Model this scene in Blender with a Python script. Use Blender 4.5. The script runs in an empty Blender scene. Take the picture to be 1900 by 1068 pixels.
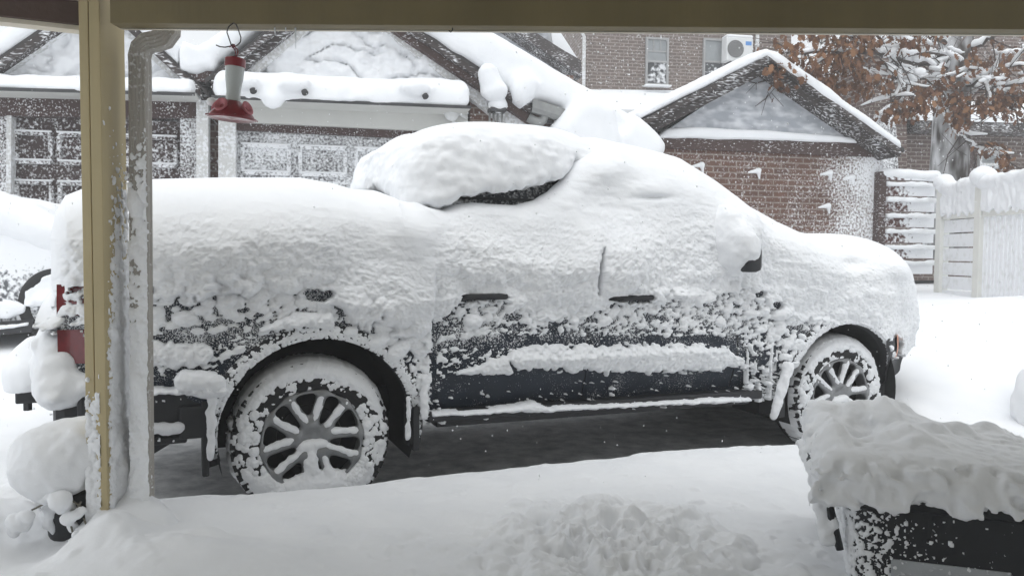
import bpy, bmesh, math, random
import numpy as np
import openvdb as vdb
from mathutils import Vector, Matrix

R = math.radians
rng = np.random.default_rng(7)
random.seed(7)
sc = bpy.context.scene
COL = sc.collection

# ------------------------------------------------------------------ camera
CAM = np.array([0.0, 0.0, 1.26])
PITCH, ROLL, FPX = R(-2.57), R(0.4), 1425.0
cam_d = bpy.data.cameras.new('camera')
cam_o = bpy.data.objects.new('camera', cam_d)
COL.objects.link(cam_o)
cam_d.sensor_width = 36.0
cam_d.lens = 36.0 * FPX / 1900.0
cam_d.clip_start, cam_d.clip_end = 0.05, 500.0
cam_o.location = CAM
cam_o.rotation_euler = (Matrix.Rotation(R(90) + PITCH, 3, 'X') @ Matrix.Rotation(ROLL, 3, 'Z')).to_euler()
sc.camera = cam_o

# ------------------------------------------------------------------ sky, sun, exposure
SUN_EL, SUN_AZ = R(74), R(195)
world = bpy.data.worlds.new("World")
sc.world = world
world.use_nodes = True
wn = world.node_tree
for nd in list(wn.nodes):
    wn.nodes.remove(nd)
sky = wn.nodes.new('ShaderNodeTexSky')
sky.sky_type = 'NISHITA'
sky.sun_disc = False
sky.sun_elevation = SUN_EL
sky.sun_rotation = SUN_AZ
sky.air_density = 1.0
sky.dust_density = 1.5
sky.ozone_density = 1.0
bw = wn.nodes.new('ShaderNodeRGBToBW')           # an overcast sky has no blue left in it
tint = wn.nodes.new('ShaderNodeMix'); tint.data_type = 'RGBA'; tint.blend_type = 'MULTIPLY'
tint.inputs[0].default_value = 1.0
tint.inputs[7].default_value = (0.94, 0.972, 1.0, 1)
bg = wn.nodes.new('ShaderNodeBackground')
bg.inputs['Strength'].default_value = 0.15
out = wn.nodes.new('ShaderNodeOutputWorld')
wn.links.new(sky.outputs[0], bw.inputs[0])
wn.links.new(bw.outputs[0], tint.inputs[6])
wn.links.new(tint.outputs[2], bg.inputs['Color'])
wn.links.new(bg.outputs[0], out.inputs['Surface'])

sun_d = bpy.data.lights.new('sun', 'SUN')
sun_d.energy = 0.52
sun_d.angle = R(75)
sun_d.color = (1.0, 0.985, 0.96)
sun_o = bpy.data.objects.new('sun', sun_d)
COL.objects.link(sun_o)
sdir = Vector((math.sin(SUN_AZ) * math.cos(SUN_EL), math.cos(SUN_AZ) * math.cos(SUN_EL), math.sin(SUN_EL)))
sun_o.rotation_euler = sdir.to_track_quat('Z', 'Y').to_euler()

sc.view_settings.view_transform = 'Standard'
sc.view_settings.look = 'None'
sc.view_settings.gamma = 1.0
sc.view_settings.exposure = 1.12
try:
    sc.cycles.volume_bounces = 2
    sc.cycles.max_bounces = 8
except Exception:
    pass

# ------------------------------------------------------------------ measuring the photograph
_cp, _sp, _cr, _sr = math.cos(PITCH), math.sin(PITCH), math.cos(ROLL), math.sin(ROLL)

def ray(px, py):
    x = (px - 950.0) / FPX; y = -(py - 534.0) / FPX
    x, y = x * _cr - y * _sr, x * _sr + y * _cr
    return np.array([x, _cp - y * _sp, _sp + y * _cp])

def at(px, py, Y):
    r = ray(px, py)
    return CAM + r * (Y / r[1])

def project(X, Y, Z):
    dx, dy, dz = X - CAM[0], Y - CAM[1], Z - CAM[2]
    zc = dy * _cp + dz * _sp
    yc = -dy * _sp + dz * _cp
    x, y = dx / zc, yc / zc
    xr = x * _cr + y * _sr
    yr = -x * _sr + y * _cr
    return 950.0 + xr * FPX, 534.0 - yr * FPX

class Frame:
    """vertical reference plane: u along it, w out of it towards the viewer, h up"""
    def __init__(self, O, ang, w0=0.0):
        self.O = np.array(O, float); self.ang = ang; self.w0 = w0
        self.d = np.array([math.cos(ang), math.sin(ang)])
        self.n = np.array([math.sin(ang), -math.cos(ang)])
    def uh(self, px, py, w=None):
        w = self.w0 if w is None else w
        o = self.O + self.n * (w - self.w0)
        r = ray(px, py)
        t = (o @ self.n) / (r[:2] @ self.n)
        p = CAM + r * t
        return (p[:2] - o) @ self.d, p[2]
    def world(self, u, w, h):
        k = w - self.w0
        return (self.O[0] + self.d[0] * u + self.n[0] * k, self.O[1] + self.d[1] * u + self.n[1] * k, h)
    def empty_loc(self, z=0.0):
        o = self.O - self.n * self.w0
        return (o[0], o[1], z)

# ------------------------------------------------------------------ noise
def _lat(seed):
    return np.random.default_rng(seed).random((64, 64, 64), dtype=np.float32) if False else None
_T2 = np.random.default_rng(11).random((256, 256)).astype(np.float32)
_T3 = np.random.default_rng(12).random((64, 64, 64)).astype(np.float32)

def vn2(x, y):
    xi = np.floor(x).astype(np.int64); yi = np.floor(y).astype(np.int64)
    fx = (x - xi); fy = (y - yi)
    fx = fx * fx * (3 - 2 * fx); fy = fy * fy * (3 - 2 * fy)
    a = _T2[xi & 255, yi & 255]; b = _T2[(xi + 1) & 255, yi & 255]
    c = _T2[xi & 255, (yi + 1) & 255]; d = _T2[(xi + 1) & 255, (yi + 1) & 255]
    return (a + (b - a) * fx) * (1 - fy) + (c + (d - c) * fx) * fy

def fbm2(x, y, o=3, seed=0):
    """about -1 .. 1"""
    s = 0.0; a = 1.0; t = 0.0
    for i in range(o):
        s = s + a * (vn2(x * 2 ** i + 37.3 * i + 91.7 * seed, y * 2 ** i - 17.9 * i + 53.1 * seed) * 2 - 1)
        t += a; a *= 0.5
    return s / t * 1.5

def vn3(x, y, z):
    xi = np.floor(x).astype(np.int32); yi = np.floor(y).astype(np.int32); zi = np.floor(z).astype(np.int32)
    fx = (x - xi).astype(np.float32); fy = (y - yi).astype(np.float32); fz = (z - zi).astype(np.float32)
    fx = fx * fx * (3 - 2 * fx); fy = fy * fy * (3 - 2 * fy); fz = fz * fz * (3 - 2 * fz)
    x0 = xi & 63; x1 = (xi + 1) & 63; y0 = yi & 63; y1 = (yi + 1) & 63; z0 = zi & 63; z1 = (zi + 1) & 63
    def L(a, b, f): return a + (b - a) * f
    return L(L(L(_T3[x0, y0, z0], _T3[x1, y0, z0], fx), L(_T3[x0, y1, z0], _T3[x1, y1, z0], fx), fy),
             L(L(_T3[x0, y0, z1], _T3[x1, y0, z1], fx), L(_T3[x0, y1, z1], _T3[x1, y1, z1], fx), fy), fz)

def fbm3(x, y, z, o=2, seed=0):
    s = 0.0; a = 1.0; t = 0.0
    for i in range(o):
        k = 2 ** i
        s = s + a * (vn3(x * k + 9.1 * i + 13.7 * seed, y * k + 5.3 * i - 7.7 * seed, z * k - 3.7 * i + 3.3 * seed) * 2 - 1)
        t += a; a *= 0.5
    return s / t * 1.5

def sst(a, b, x):
    t = np.clip((x - a) / (b - a), 0, 1)
    return t * t * (3 - 2 * t)

def smin(a, b, k):
    h = np.clip(0.5 + 0.5 * (b - a) / k, 0, 1)
    return b + (a - b) * h - k * h * (1 - h)

def smax(a, b, k):
    return -smin(-a, -b, k)

# ------------------------------------------------------------------ objects
def link(name, me, mat, parent=None, smooth=True):
    o = bpy.data.objects.new(name, me)
    COL.objects.link(o)
    if mat is not None:
        for m in (mat if isinstance(mat, (list, tuple)) else [mat]):
            me.materials.append(m)
    if parent is not None:
        o.parent = parent
    if smooth and len(me.polygons):
        me.polygons.foreach_set('use_smooth', np.ones(len(me.polygons), dtype=bool))
    return o

def np_mesh(name, V, F, mat, parent=None, smooth=True):
    """V n x 3, F m x 4 (or m x 3)"""
    V = np.asarray(V, np.float32); F = np.asarray(F, np.int32)
    me = bpy.data.meshes.new(name)
    k = F.shape[1]
    me.vertices.add(len(V)); me.vertices.foreach_set('co', V.ravel())
    me.loops.add(F.size); me.loops.foreach_set('vertex_index', F.ravel())
    me.polygons.add(len(F))
    me.polygons.foreach_set('loop_start', np.arange(0, F.size, k, dtype=np.int32))
    me.update(calc_edges=True)
    me.validate()
    return link(name, me, mat, parent, smooth)

def grid_faces(nu, nv, flip=False):
    i, j = np.meshgrid(np.arange(nu - 1), np.arange(nv - 1), indexing='ij')
    a = (i * nv + j).ravel(); b = ((i + 1) * nv + j).ravel()
    c = ((i + 1) * nv + j + 1).ravel(); d = (i * nv + j + 1).ravel()
    F = np.stack([a, b, c, d], 1)
    return F[:, ::-1] if flip else F

def compact(V, F):
    used = np.unique(F)
    m = np.full(len(V), -1, np.int64); m[used] = np.arange(len(used))
    return V[used], m[F]

def grid_obj(name, P, mat, parent=None, keep=None, flip=False, smooth=True):
    """P nu x nv x 3; keep nu x nv bool: faces with at least one kept corner stay"""
    nu, nv = P.shape[:2]
    F = grid_faces(nu, nv, flip)
    V = P.reshape(-1, 3)
    if keep is not None:
        k = keep.ravel()
        F = F[k[F].any(1)]
        if len(F) == 0:
            return None
        V, F = compact(V, F)
    return np_mesh(name, V, F, mat, parent, smooth)

def sdf_obj(name, fn, lo, hi, vox, mat, parent=None):
    lo = np.array(lo, np.float32); hi = np.array(hi, np.float32)
    n = np.ceil((hi - lo) / vox).astype(int) + 1
    ax = [lo[i] + vox * np.arange(n[i], dtype=np.float32) for i in range(3)]
    X, Y, Z = np.meshgrid(*ax, indexing='ij')
    D = np.broadcast_to(fn(X, Y, Z), X.shape).astype(np.float32).copy()
    for s in (np.s_[0], np.s_[-1]):
        D[s] = np.maximum(D[s], vox * .5); D[:, s] = np.maximum(D[:, s], vox * .5); D[:, :, s] = np.maximum(D[:, :, s], vox * .5)
    g = vdb.FloatGrid(1.0)
    g.copyFromArray(np.ascontiguousarray(np.clip(D, -8 * vox, 8 * vox)))
    pts, quads = g.convertToQuads(isovalue=0.0)
    V = np.asarray(pts, np.float32) * vox + lo
    F = np.asarray(quads, np.int64)
    if len(F) == 0:
        raise RuntimeError('empty sdf ' + name)
    p = V[F]
    vol = np.einsum('ij,ij->i', p[:, 0], np.cross(p[:, 1], p[:, 2])).sum() + np.einsum('ij,ij->i', p[:, 0], np.cross(p[:, 2], p[:, 3])).sum()
    if vol < 0:
        F = F[:, ::-1]
    return np_mesh(name, V, F, mat, parent)

def poly_sdf(P, X, Y):
    """signed distance to polygon P (negative inside)"""
    P = np.asarray(P, np.float32)
    d = np.full(X.shape, 1e9, np.float32); ins = np.zeros(X.shape, bool)
    for i in range(len(P)):
        a = P[i]; b = P[(i + 1) % len(P)]
        e = b - a
        t = np.clip(((X - a[0]) * e[0] + (Y - a[1]) * e[1]) / max(e @ e, 1e-12), 0, 1)
        dd = (X - a[0] - t * e[0]) ** 2 + (Y - a[1] - t * e[1]) ** 2
        d = np.minimum(d, dd)
        if abs(e[1]) > 1e-12:
            c = ((a[1] > Y) != (b[1] > Y)) & (X < e[0] * (Y - a[1]) / e[1] + a[0])
            ins ^= c
    d = np.sqrt(d)
    return np.where(ins, -d, d)

def extr(d2, t, half, rad):
    """rounded extrusion of a 2-D distance"""
    a = d2 + rad; b = np.abs(t) - half + rad
    return np.minimum(np.maximum(a, b), 0) + np.sqrt(np.maximum(a, 0) ** 2 + np.maximum(b, 0) ** 2) - rad

def ell(X, Y, Z, c, r):
    k = np.sqrt(((X - c[0]) / r[0]) ** 2 + ((Y - c[1]) / r[1]) ** 2 + ((Z - c[2]) / r[2]) ** 2)
    return (k - 1) * min(r)

def rbox(X, Y, Z, c, h, r):
    a = np.abs(X - c[0]) - h[0] + r; b = np.abs(Y - c[1]) - h[1] + r; e = np.abs(Z - c[2]) - h[2] + r
    return np.minimum(np.maximum(np.maximum(a, b), e), 0) + np.sqrt(np.maximum(a, 0) ** 2 + np.maximum(b, 0) ** 2 + np.maximum(e, 0) ** 2) - r

def cap(X, Y, Z, a, b, ra, rb=None):
    rb = ra if rb is None else rb
    a = np.array(a, np.float32); b = np.array(b, np.float32); e = b - a
    t = np.clip(((X - a[0]) * e[0] + (Y - a[1]) * e[1] + (Z - a[2]) * e[2]) / (e @ e), 0, 1)
    return np.sqrt((X - a[0] - t * e[0]) ** 2 + (Y - a[1] - t * e[1]) ** 2 + (Z - a[2] - t * e[2]) ** 2) - (ra + (rb - ra) * t)

class MB:
    """collects boxes, prisms, tubes into ONE mesh"""
    def __init__(self):
        self.bm = bmesh.new()
    def box(self, c, s, rot=None, bev=0.0, taper=None):
        r = bmesh.ops.create_cube(self.bm, size=1.0)
        vs = r['verts']
        for v in vs:
            k = 1.0
            if taper and v.co.z < 0: k = taper
            v.co = Vector((v.co.x * s[0] * k, v.co.y * s[1] * k, v.co.z * s[2]))
        if bev > 0:
            es = list({e for v in vs for e in v.link_edges})
            q = bmesh.ops.bevel(self.bm, geom=es, offset=bev, segments=2, affect='EDGES', profile=0.5)
            vs = list({v for f in q['faces'] for v in f.verts} | {v for v in vs if v.is_valid})
            seen = set(); st = list(vs)
            while st:
                v = st.pop()
                if v in seen: continue
                seen.add(v); st += [e.other_vert(v) for e in v.link_edges]
            vs = list(seen)
        M = Matrix.Translation(Vector(c))
        if rot is not None:
            M = M @ rot.to_4x4()
        for v in vs:
            v.co = M @ v.co
        return vs
    def prism(self, poly, axis, a, b, flip=False):
        """poly list of 2-D points in the other two axes (x z for axis y), extruded a..b"""
        def P(p, t):
            return {'x': (t, p[0], p[1]), 'y': (p[0], t, p[1]), 'z': (p[0], p[1], t)}[axis]
        A = [self.bm.verts.new(P(p, a)) for p in poly]; B = [self.bm.verts.new(P(p, b)) for p in poly]
        n = len(poly)
        self.bm.faces.new(A); self.bm.faces.new(B[::-1])
        for i in range(n):
            self.bm.faces.new((A[i], B[i], B[(i + 1) % n], A[(i + 1) % n]))
    def tube(self, pts, rad, seg=8, cap=True, flat=1.0):
        pts = [Vector(p) for p in pts]
        if not isinstance(rad, (list, tuple, np.ndarray)): rad = [rad] * len(pts)
        prev = None; rings = []
        for i, p in enumerate(pts):
            t = (pts[min(i + 1, len(pts) - 1)] - pts[max(i - 1, 0)]).normalized()
            if prev is None:
                u = t.orthogonal().normalized()
            else:
                u = (prev - t * prev.dot(t))
                u = u.normalized() if u.length > 1e-6 else t.orthogonal().normalized()
            prev = u; v = t.cross(u)
            ring = []
            for k in range(seg):
                a = 2 * math.pi * k / seg
                o = (u * math.cos(a) + v * math.sin(a)) * rad[i]
                o.z *= flat
                ring.append(self.bm.verts.new(p + o))
            rings.append(ring)
        for a, b in zip(rings[:-1], rings[1:]):
            for k in range(seg):
                self.bm.faces.new((a[k], a[(k + 1) % seg], b[(k + 1) % seg], b[k]))
        if cap:
            self.bm.faces.new(rings[0][::-1]); self.bm.faces.new(rings[-1])
    def lathe(self, prof, seg=48, M=None, closed=False):
        """prof list of (r, z) about z; M places it"""
        M = M or Matrix.Identity(4)
        rings = []
        for r, z in prof:
            rings.append([self.bm.verts.new(M @ Vector((r * math.cos(2 * math.pi * k / seg), r * math.sin(2 * math.pi * k / seg), z))) for k in range(seg)])
        prs = list(zip(rings[:-1], rings[1:]))
        if closed: prs.append((rings[-1], rings[0]))
        for a, b in prs:
            for k in range(seg):
                self.bm.faces.new((a[k], a[(k + 1) % seg], b[(k + 1) % seg], b[k]))
        return rings
    def face(self, pts):
        return self.bm.faces.new([self.bm.verts.new(p) for p in pts])
    def build(self, name, mat, parent=None, smooth=False, recalc=True):
        if recalc:
            bmesh.ops.recalc_face_normals(self.bm, faces=self.bm.faces[:])
        me = bpy.data.meshes.new(name)
        self.bm.to_mesh(me); self.bm.free()
        return link(name, me, mat, parent, smooth)

def thing(name, label, cat, loc=(0, 0, 0), rotz=0.0, group=None):
    o = bpy.data.objects.new(name, None)
    COL.objects.link(o)
    o.empty_display_size = 0.2
    o.location = loc; o.rotation_euler = (0, 0, rotz)
    o['label'] = label; o['category'] = cat
    if group: o['group'] = group
    return o

def tag(o, label=None, cat=None, group=None, kind=None):
    if label: o['label'] = label
    if cat: o['category'] = cat
    if group: o['group'] = group
    if kind: o['kind'] = kind
    return o

# ------------------------------------------------------------------ materials
def s2l(c):
    return tuple((x / 12.92 if x <= 0.04045 else ((x + 0.055) / 1.055) ** 2.4) for x in c)

class NT:
    def __init__(self, name):
        self.m = bpy.data.materials.new(name); self.m.use_nodes = True
        self.t = self.m.node_tree; self.n = self.t.nodes; self.l = self.t.links
        self.p = self.n['Principled BSDF']
    def new(self, t, **k):
        nd = self.n.new(t)
        for a, b in k.items(): setattr(nd, a, b)
        return nd
    def coords(self, kind='Object', scale=(1, 1, 1)):
        tc = self.new('ShaderNodeTexCoord'); mp = self.new('ShaderNodeMapping')
        mp.inputs['Scale'].default_value = scale
        self.l.new(tc.outputs[kind], mp.inputs[0])
        return mp.outputs[0]
    def noise(self, vec, scale, detail=3, rough=0.55, dist=0.0):
        nd = self.new('ShaderNodeTexNoise')
        nd.inputs['Scale'].default_value = scale; nd.inputs['Detail'].default_value = detail
        nd.inputs['Roughness'].default_value = rough; nd.inputs['Distortion'].default_value = dist
        self.l.new(vec, nd.inputs['Vector'])
        return nd.outputs[0]
    def ramp(self, fac, stops):
        r = self.new('ShaderNodeValToRGB')
        e = r.color_ramp.elements
        while len(e) < len(stops): e.new(0.5)
        for k, (p, c) in enumerate(stops):
            e[k].position = p; e[k].color = (c if len(c) == 4 else (*c, 1)) if hasattr(c, '__len__') else (c, c, c, 1)
        self.l.new(fac, r.inputs[0])
        return r.outputs[0]
    def mix(self, fac, a, b, mode='MIX'):
        m = self.new('ShaderNodeMix', data_type='RGBA', blend_type=mode)
        for s, v in ((0, fac), (6, a), (7, b)):
            if hasattr(v, 'is_output'): self.l.new(v, m.inputs[s])
            else: m.inputs[s].default_value = v if s == 0 else (*v[:3], 1)
        return m.outputs[2]
    def math(self, op, a, b=None):
        m = self.new('ShaderNodeMath', operation=op)
        for s, v in ((0, a), (1, b)):
            if v is None: continue
            if hasattr(v, 'is_output'): self.l.new(v, m.inputs[s])
            else: m.inputs[s].default_value = v
        return m.outputs[0]
    def bump(self, h, strength, dist, chain=None):
        b = self.new('ShaderNodeBump')
        b.inputs['Strength'].default_value = strength; b.inputs['Distance'].default_value = dist
        self.l.new(h, b.inputs['Height'])
        if chain is not None: self.l.new(chain, b.inputs['Normal'])
        return b.outputs[0]
    def set(self, **k):
        for a, v in k.items():
            s = self.p.inputs[a.replace('_', ' ')]
            if hasattr(v, 'is_output'): self.l.new(v, s)
            elif s.type == 'RGBA': s.default_value = (*v[:3], 1)
            else: s.default_value = v
        return self.m

SNOWC = (0.86, 0.872, 0.895)

def mat_snow(name, grain=1.0, ripple=0.0, dirty=0.0):
    t = NT(name)
    v = t.coords()
    n1 = t.noise(v, 55, 4, 0.6); n2 = t.noise(v, 260, 2, 0.5)
    b = t.bump(n1, 0.14 * grain, 0.010)
    b = t.bump(n2, 0.22 * grain, 0.003, b)
    if ripple:
        v2 = t.coords(scale=(0.35, 1, 1.0))
        b = t.bump(t.noise(v2, 22, 3, 0.5, 0.4), ripple, 0.02, b)
    c = t.ramp(t.noise(v, 3.5, 4), [(0.25, (0.82, 0.835, 0.86)), (0.75, (0.89, 0.90, 0.915))])
    if dirty:
        c = t.mix(t.ramp(t.noise(v, 9, 5, 0.65), [(0.52, 0.0), (0.75, dirty)]), c, (0.45, 0.42, 0.38))
    return t.set(Base_Color=c, Roughness=0.85, Normal=b, Specular_IOR_Level=0.2)

def mat_plain(name, col, rough=0.5, metal=0.0, var=0.12, scale=12, bump=0.0, bscale=80, coat=0.0, spec=0.5, stretch=(1, 1, 1)):
    t = NT(name)
    v = t.coords(scale=stretch)
    c = t.mix(t.ramp(t.noise(v, scale, 4, 0.6), [(0.3, 0.0), (0.7, 1.0)]), tuple(x * (1 - var) for x in col), tuple(min(1, x * (1 + var)) for x in col))
    k = dict(Base_Color=c, Roughness=rough, Metallic=metal, Specular_IOR_Level=spec)
    if coat: k['Coat_Weight'] = coat
    if bump: k['Normal'] = t.bump(t.noise(v, bscale, 3), bump, 0.004)
    return t.set(**k)

def mat_dusted(name, base, amount, scale=45, rough=0.7, grad=None, stretch=(1, 1, 1), brick=None, soft=0.10, big=5.0):
    """a surface with wind-blown snow stuck to it in flecks; amount 0..1 is how much it covers;
    grad=(axis, a, b, extra): extra cover growing along an axis; brick=(w,h,mortar,c1,c2,cm)"""
    t = NT(name)
    v = t.coords()
    if brick:
        bwid, bh, mort, c1, c2, cm = brick
        sep = t.new('ShaderNodeSeparateXYZ'); t.l.new(v, sep.inputs[0])
        cb = t.new('ShaderNodeCombineXYZ')
        t.l.new(t.math('ADD', sep.outputs[0], sep.outputs[1]), cb.inputs[0]); t.l.new(sep.outputs[2], cb.inputs[1])
        br = t.new('ShaderNodeTexBrick')
        br.inputs['Scale'].default_value = 1.0; br.inputs['Brick Width'].default_value = bwid; br.inputs['Row Height'].default_value = bh
        br.inputs['Mortar Size'].default_value = mort; br.inputs['Mortar Smooth'].default_value = 0.3; br.inputs['Bias'].default_value = -0.1
        br.inputs['Color1'].default_value = (*c1, 1); br.inputs['Color2'].default_value = (*c2, 1); br.inputs['Mortar'].default_value = (*cm, 1)
        t.l.new(cb.outputs[0], br.inputs['Vector'])
        n = t.noise(v, 7, 4)
        col = t.mix(t.ramp(n, [(0.3, 0.0), (0.75, 0.55)]), br.outputs[0], tuple(x * 0.55 for x in c1))
        hb = br.outputs['Fac']
    else:
        n = t.noise(v, 6, 4)
        col = t.mix(n, tuple(x * 0.8 for x in base), tuple(min(1, x * 1.2) for x in base))
        hb = None
    vs = t.coords(scale=stretch)
    fl = t.noise(vs, scale, 1.6, 0.5)
    cov = t.noise(v, big, 3)
    m = t.math('ADD', fl, t.math('MULTIPLY', t.math('SUBTRACT', cov, 0.5), 0.55))
    if grad:
        sep2 = t.new('ShaderNodeSeparateXYZ'); t.l.new(v, sep2.inputs[0])
        mr = t.new('ShaderNodeMapRange'); mr.interpolation_type = 'SMOOTHSTEP'
        mr.inputs[1].default_value = grad[1]; mr.inputs[2].default_value = grad[2]; mr.inputs[4].default_value = grad[3]
        t.l.new(sep2.outputs['XYZ'.index(grad[0])], mr.inputs[0])
        m = t.math('ADD', m, mr.outputs[0])
    thr = 0.78 - 0.56 * amount
    k = t.ramp(m, [(max(0, thr - soft), 0.0), (min(1, thr + soft), 1.0)])
    colr = t.mix(k, col, SNOWC)
    nb = t.bump(k, 0.5, 0.012)
    if hb is not None:
        nb = t.bump(hb, -0.35, 0.006, nb)
    return t.set(Base_Color=colr, Roughness=rough, Normal=nb, Specular_IOR_Level=0.25)

M = {}
M['snow'] = mat_snow('snow')
M['snow_side'] = mat_snow('snow_blown', 0.8, 0.25)
M['snow_ground'] = mat_snow('snow_on_ground', 0.9, 0.0)
M['snow_far'] = mat_snow('snow_far', 0.5)
M['snow_dirty'] = mat_snow('snow_dirty', 1.0, 0.0, 0.35)
M['paint'] = mat_plain('dark_blue_grey_paint', (0.022, 0.026, 0.034), 0.32, 0.0, 0.1, 6, coat=0.5)
M['paint_frost'] = mat_dusted('dark_paint_with_fine_frost', (0.018, 0.025, 0.038), 0.08, 170, 0.35, grad=('Z', 0.66, 0.86, 0.17), big=7.0, soft=0.09)
M['plastic'] = mat_plain('black_plastic', (0.014, 0.015, 0.018), 0.55, 0, 0.15, 30, 0.15, 200)
M['underbody'] = mat_plain('underbody_black', (0.010, 0.010, 0.011), 0.85, 0, 0.2, 8)
M['rubber'] = mat_plain('tyre_rubber', (0.012, 0.012, 0.013), 0.8, 0, 0.2, 20, 0.2, 120)
M['rim'] = mat_plain('rim_grey_metal', (0.26, 0.265, 0.27), 0.4, 0.6, 0.15, 20)
M['disc'] = mat_plain('brake_steel', (0.05, 0.05, 0.055), 0.5, 0.7, 0.2, 20)
M['red'] = mat_plain('red_lamp_glass', (0.15, 0.006, 0.012), 0.2, 0, 0.2, 25, coat=0.6)
M['orange'] = mat_plain('orange_marker', (0.62, 0.16, 0.03), 0.35, 0, 0.3, 60)
M['glass'] = mat_plain('dark_glass', (0.02, 0.023, 0.027), 0.12, 0, 0.3, 9, spec=0.6)
M['frost_glass'] = mat_dusted('dark_glass_with_frost', (0.03, 0.034, 0.04), 0.30, 60, 0.3, grad=('Z', 1.56, 1.44, 0.3), big=6.0, soft=.2)
M['olive'] = mat_plain('olive_tan_paint', (0.17, 0.135, 0.062), 0.6, 0, 0.12, 4, 0.2, 60, stretch=(1, 1, 0.15))
M['tan'] = mat_plain('tan_vinyl', (0.45, 0.37, 0.205), 0.55, 0, 0.10, 5, 0.1, 90, stretch=(1, 1, 0.15))
M['cream'] = mat_plain('cream_trim', (0.62, 0.57, 0.47), 0.6, 0, 0.1, 10)
M['brown'] = mat_plain('dark_brown_beam', (0.075, 0.045, 0.035), 0.6, 0, 0.25, 5, 0.25, 60)
M['ceiling'] = mat_plain('carport_ceiling', (0.50, 0.47, 0.40), 0.8, 0, 0.15, 5)
M['spout'] = mat_dusted('downspout_weathered', (0.36, 0.34, 0.31), 0.10, 60, 0.5, soft=0.12)
M['asphalt'] = mat_plain('asphalt_under_powder_snow', (0.76, 0.77, 0.79), 0.9, 0, 0.35, 7, 0.6, 130)
# ================================================================== PICKUP TRUCK
TANG = math.atan2(1.3, 3.045)
TF = Frame((-0.935, 3.6), TANG, 0.95)           # near-side plane, u = 0 at the rear axle
truck = thing('pickup_truck', 'dark pickup truck buried in deep snow, parked right across the middle of the driveway',
              'pickup truck', TF.empty_loc(), TANG)
WHEEL_U = (0.0, 3.34); WHEEL_R = 0.38; WHEEL_H = (0.365, 0.355)

def tl(u, w, h):                                  # truck-local coordinates: x along, -y towards the viewer
    return np.stack(np.broadcast_arrays(u, -np.asarray(w, float), h), -1)

def body_w(u, h):
    w = 0.935 + 0.012 * np.cos((h - 0.8) * 4)
    w = w - 0.055 * sst(0.66, 0.45, h)                                   # tuck-in towards the sill
    w = w + 0.018 * np.exp(-((h - 0.70) / 0.025) ** 2) * sst(0.95, 1.05, u) * sst(2.55, 2.45, u)      # door moulding
    w = w + 0.012 * np.exp(-((h - 1.02) / 0.05) ** 2)
    cab = sst(0.5, 0.6, u) * sst(2.9, 2.3, u)
    w = w - cab * 0.36 * np.maximum(0, h - 1.10)
    for wu in WHEEL_U:                                                    # blistered arches
        r = np.hypot(u - wu, h - 0.40)
        w = w + 0.022 * sst(0.66, 0.50, r)
    w = w - 0.30 * sst(3.55, 4.25, u) ** 1.5                              # nose curves in
    w = w - 0.05 * sst(-0.8, -1.06, u)
    return w

TOPB = np.array([(-1.05, 1.12), (-1.0, 1.16), (0.64, 1.17), (0.70, 1.50), (0.78, 1.68), (1.0, 1.78), (1.6, 1.77), (1.85, 1.70), (2.45, 1.24), (2.6, 1.18), (3.6, 1.10), (3.95, 1.02), (4.15, 0.88), (4.24, 0.75)])
BOTB = np.array([(-1.05, 0.60), (-0.98, 0.50), (-0.5, 0.44), (0.5, 0.43), (2.6, 0.40), (3.8, 0.40), (4.24, 0.45)])

def in_arch(u, h, r0=0.455):
    return np.minimum(np.hypot(u - 0.03, h - 0.40), np.hypot(u - 3.34, h - 0.37)) < r0

def body_patch(name, u0, u1, h0, h1, res, mat, off=0.0, keep=None, parent=None):
    u = np.arange(u0, u1 + res / 2, res); h = np.arange(h0, h1 + res / 2, res)
    U, H = np.meshgrid(u, h, indexing='ij')
    P = tl(U, body_w(U, H) + off, H)
    return grid_obj(name, P, mat, parent or truck, keep=None if keep is None else keep(U, H))

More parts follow.
